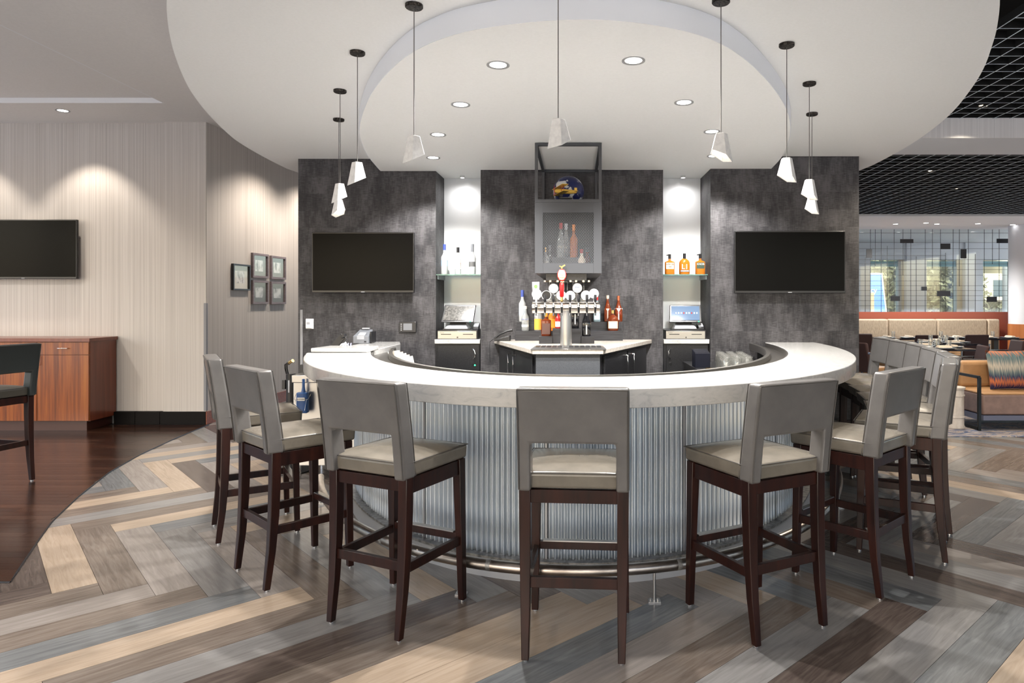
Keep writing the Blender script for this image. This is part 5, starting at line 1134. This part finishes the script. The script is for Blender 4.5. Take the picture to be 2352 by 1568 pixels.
# ================================================================== OUTDOORS
struct(MB().box(-70,80,18.4,120,-.30,-.10).box(-70,80,-90,-3.2,-.30,-.10).box(12.5,80,-3.2,18.4,-.30,-.10).box(-70,-9.5,-3.2,18.4,-.30,-.10).build('ground_outside', M['bounce_ground']))  # ground kept very pale so it bounces sunlight up to the ceilings
YSg = 23.0; a, b = at(1984,760,YSg), at(2022,627,YSg); sg = thing('hotel_sign', 'blue roadside sign with white border and partly hidden lettering', 'sign', ((a.x+b.x)/2-.1,YSg,-.10))
zt = b.z+.10; wS = .62
MB().hexa([(-.55,-.1,0),(.72,-.1,0),(.72,.1,0),(-.55,.1,0),(-.55,-.1,zt),(.42,-.1,zt),(.42,.1,zt),(-.55,.1,zt)]).build('border', M['sign_white'], sg, bevel=.03)
MB().hexa([(-.55,-.105,.05),(.66,-.105,.05),(.66,-.1005,.05),(-.55,-.1005,.05),(-.55,-.105,zt-.05),(.37,-.105,zt-.05),(.37,-.1005,zt-.05),(-.55,-.1005,zt-.05)]).build('panel', M['sign_blue'], sg)
MB().box(-.55,.12,-.12,-.1055,.05,zt-.68).build('tan_panel', M['sign_tan'], sg); text_mesh('egency', .26, M['sign_white'], sg, (-.14,-.115,zt-.60)); text_mesh('t', .3, M['sign_white'], sg, (-.40,-.115,zt-.28))
def tree(label, x, y, h, rx, seed):
    r_ = random.Random(seed); t = thing('tree', label, 'tree', (x,y,-.10)); fo_ = MB()
    MB().tube([(0,0,0),(.05,0,h*.3),(0,.05,h*.65)],[.12,.09,.04],8).build('trunk', M['bark'], t, smooth=60)
    for k in range(1500):
        u = r_.random()**.4; th_ = r_.uniform(0,2*math.pi); ph = math.acos(r_.uniform(-1,1)); c = Vector((rx*u*math.sin(ph)*math.cos(th_), rx*u*math.sin(ph)*math.sin(th_), h*.52+h*.50*u*math.cos(ph)))
        d = Vector((r_.uniform(-1,1),r_.uniform(-1,1),r_.uniform(-1,1))).normalized()*.16; e = d.cross(Vector((r_.uniform(-1,1),r_.uniform(-1,1),.3))).normalized()*.09
        fo_.add([c-d,c+e,c+d,c-e],[(0,1,2,3)])
    o = fo_.build('foliage', M['leaf'], t); o['kind'] = 'stuff'
for k, (px, Yt, h_, rx, lab) in enumerate(((2030,25,3.7,1.5,'olive brown leafy tree just right of the blue sign'),(2062,31,4.4,1.6,'olive leafy tree in the first window by the pillar'),(2125,38,4.8,1.4,'olive leafy tree at the left of the middle window'),(2160,27,3.8,1.5,'olive leafy tree in the centre of the middle window'),(2195,33,3.4,1.5,'low olive tree at the right of the middle window'),(2290,26,1.5,1.0,'low brown shrub at the bottom of the right window'))):
    tree(lab, (px-CX)*Yt/F, Yt, h_, rx, k+11)
YHs = 40; hs = thing('building', 'sand coloured building with brown band across the street', 'building', ((2285-CX)*YHs/F,YHs,-.10))
MB().box(-4.5,5,0,5,0,3.2).build('wall', M['house'], hs); MB().box(-2.6,5,-.2,5,4.0,4.6).build('roof_band', M['house_dark'], hs); MB().box(.4,5,-.1,5,3.2,5.6).build('tower', M['house'], hs); MB().box(-4.6,5,-.3,.0,1.35,1.6).build('ledge', M['house_dark'], hs)
for k in range(5):
    w_ = MB().box(-4+1.3*k,-3.3+1.3*k,-.02,.02,1.8,2.8).build('window', M['hwin'], hs)
lp_ = thing('street_lamp', 'grey lamp post outside the right window', 'lamp post', ((2310-CX)*22/F,22,-.10)); MB().cyl((0,0,0),(0,0,2.7),.10,14).build('pole', M['grey'], lp_, smooth=40); MB().lathe([(.10,2.7),(.26,2.85),(.26,3.0),(.0,3.05)],(0,0,0),16).build('head', M['house'], lp_, smooth=40)
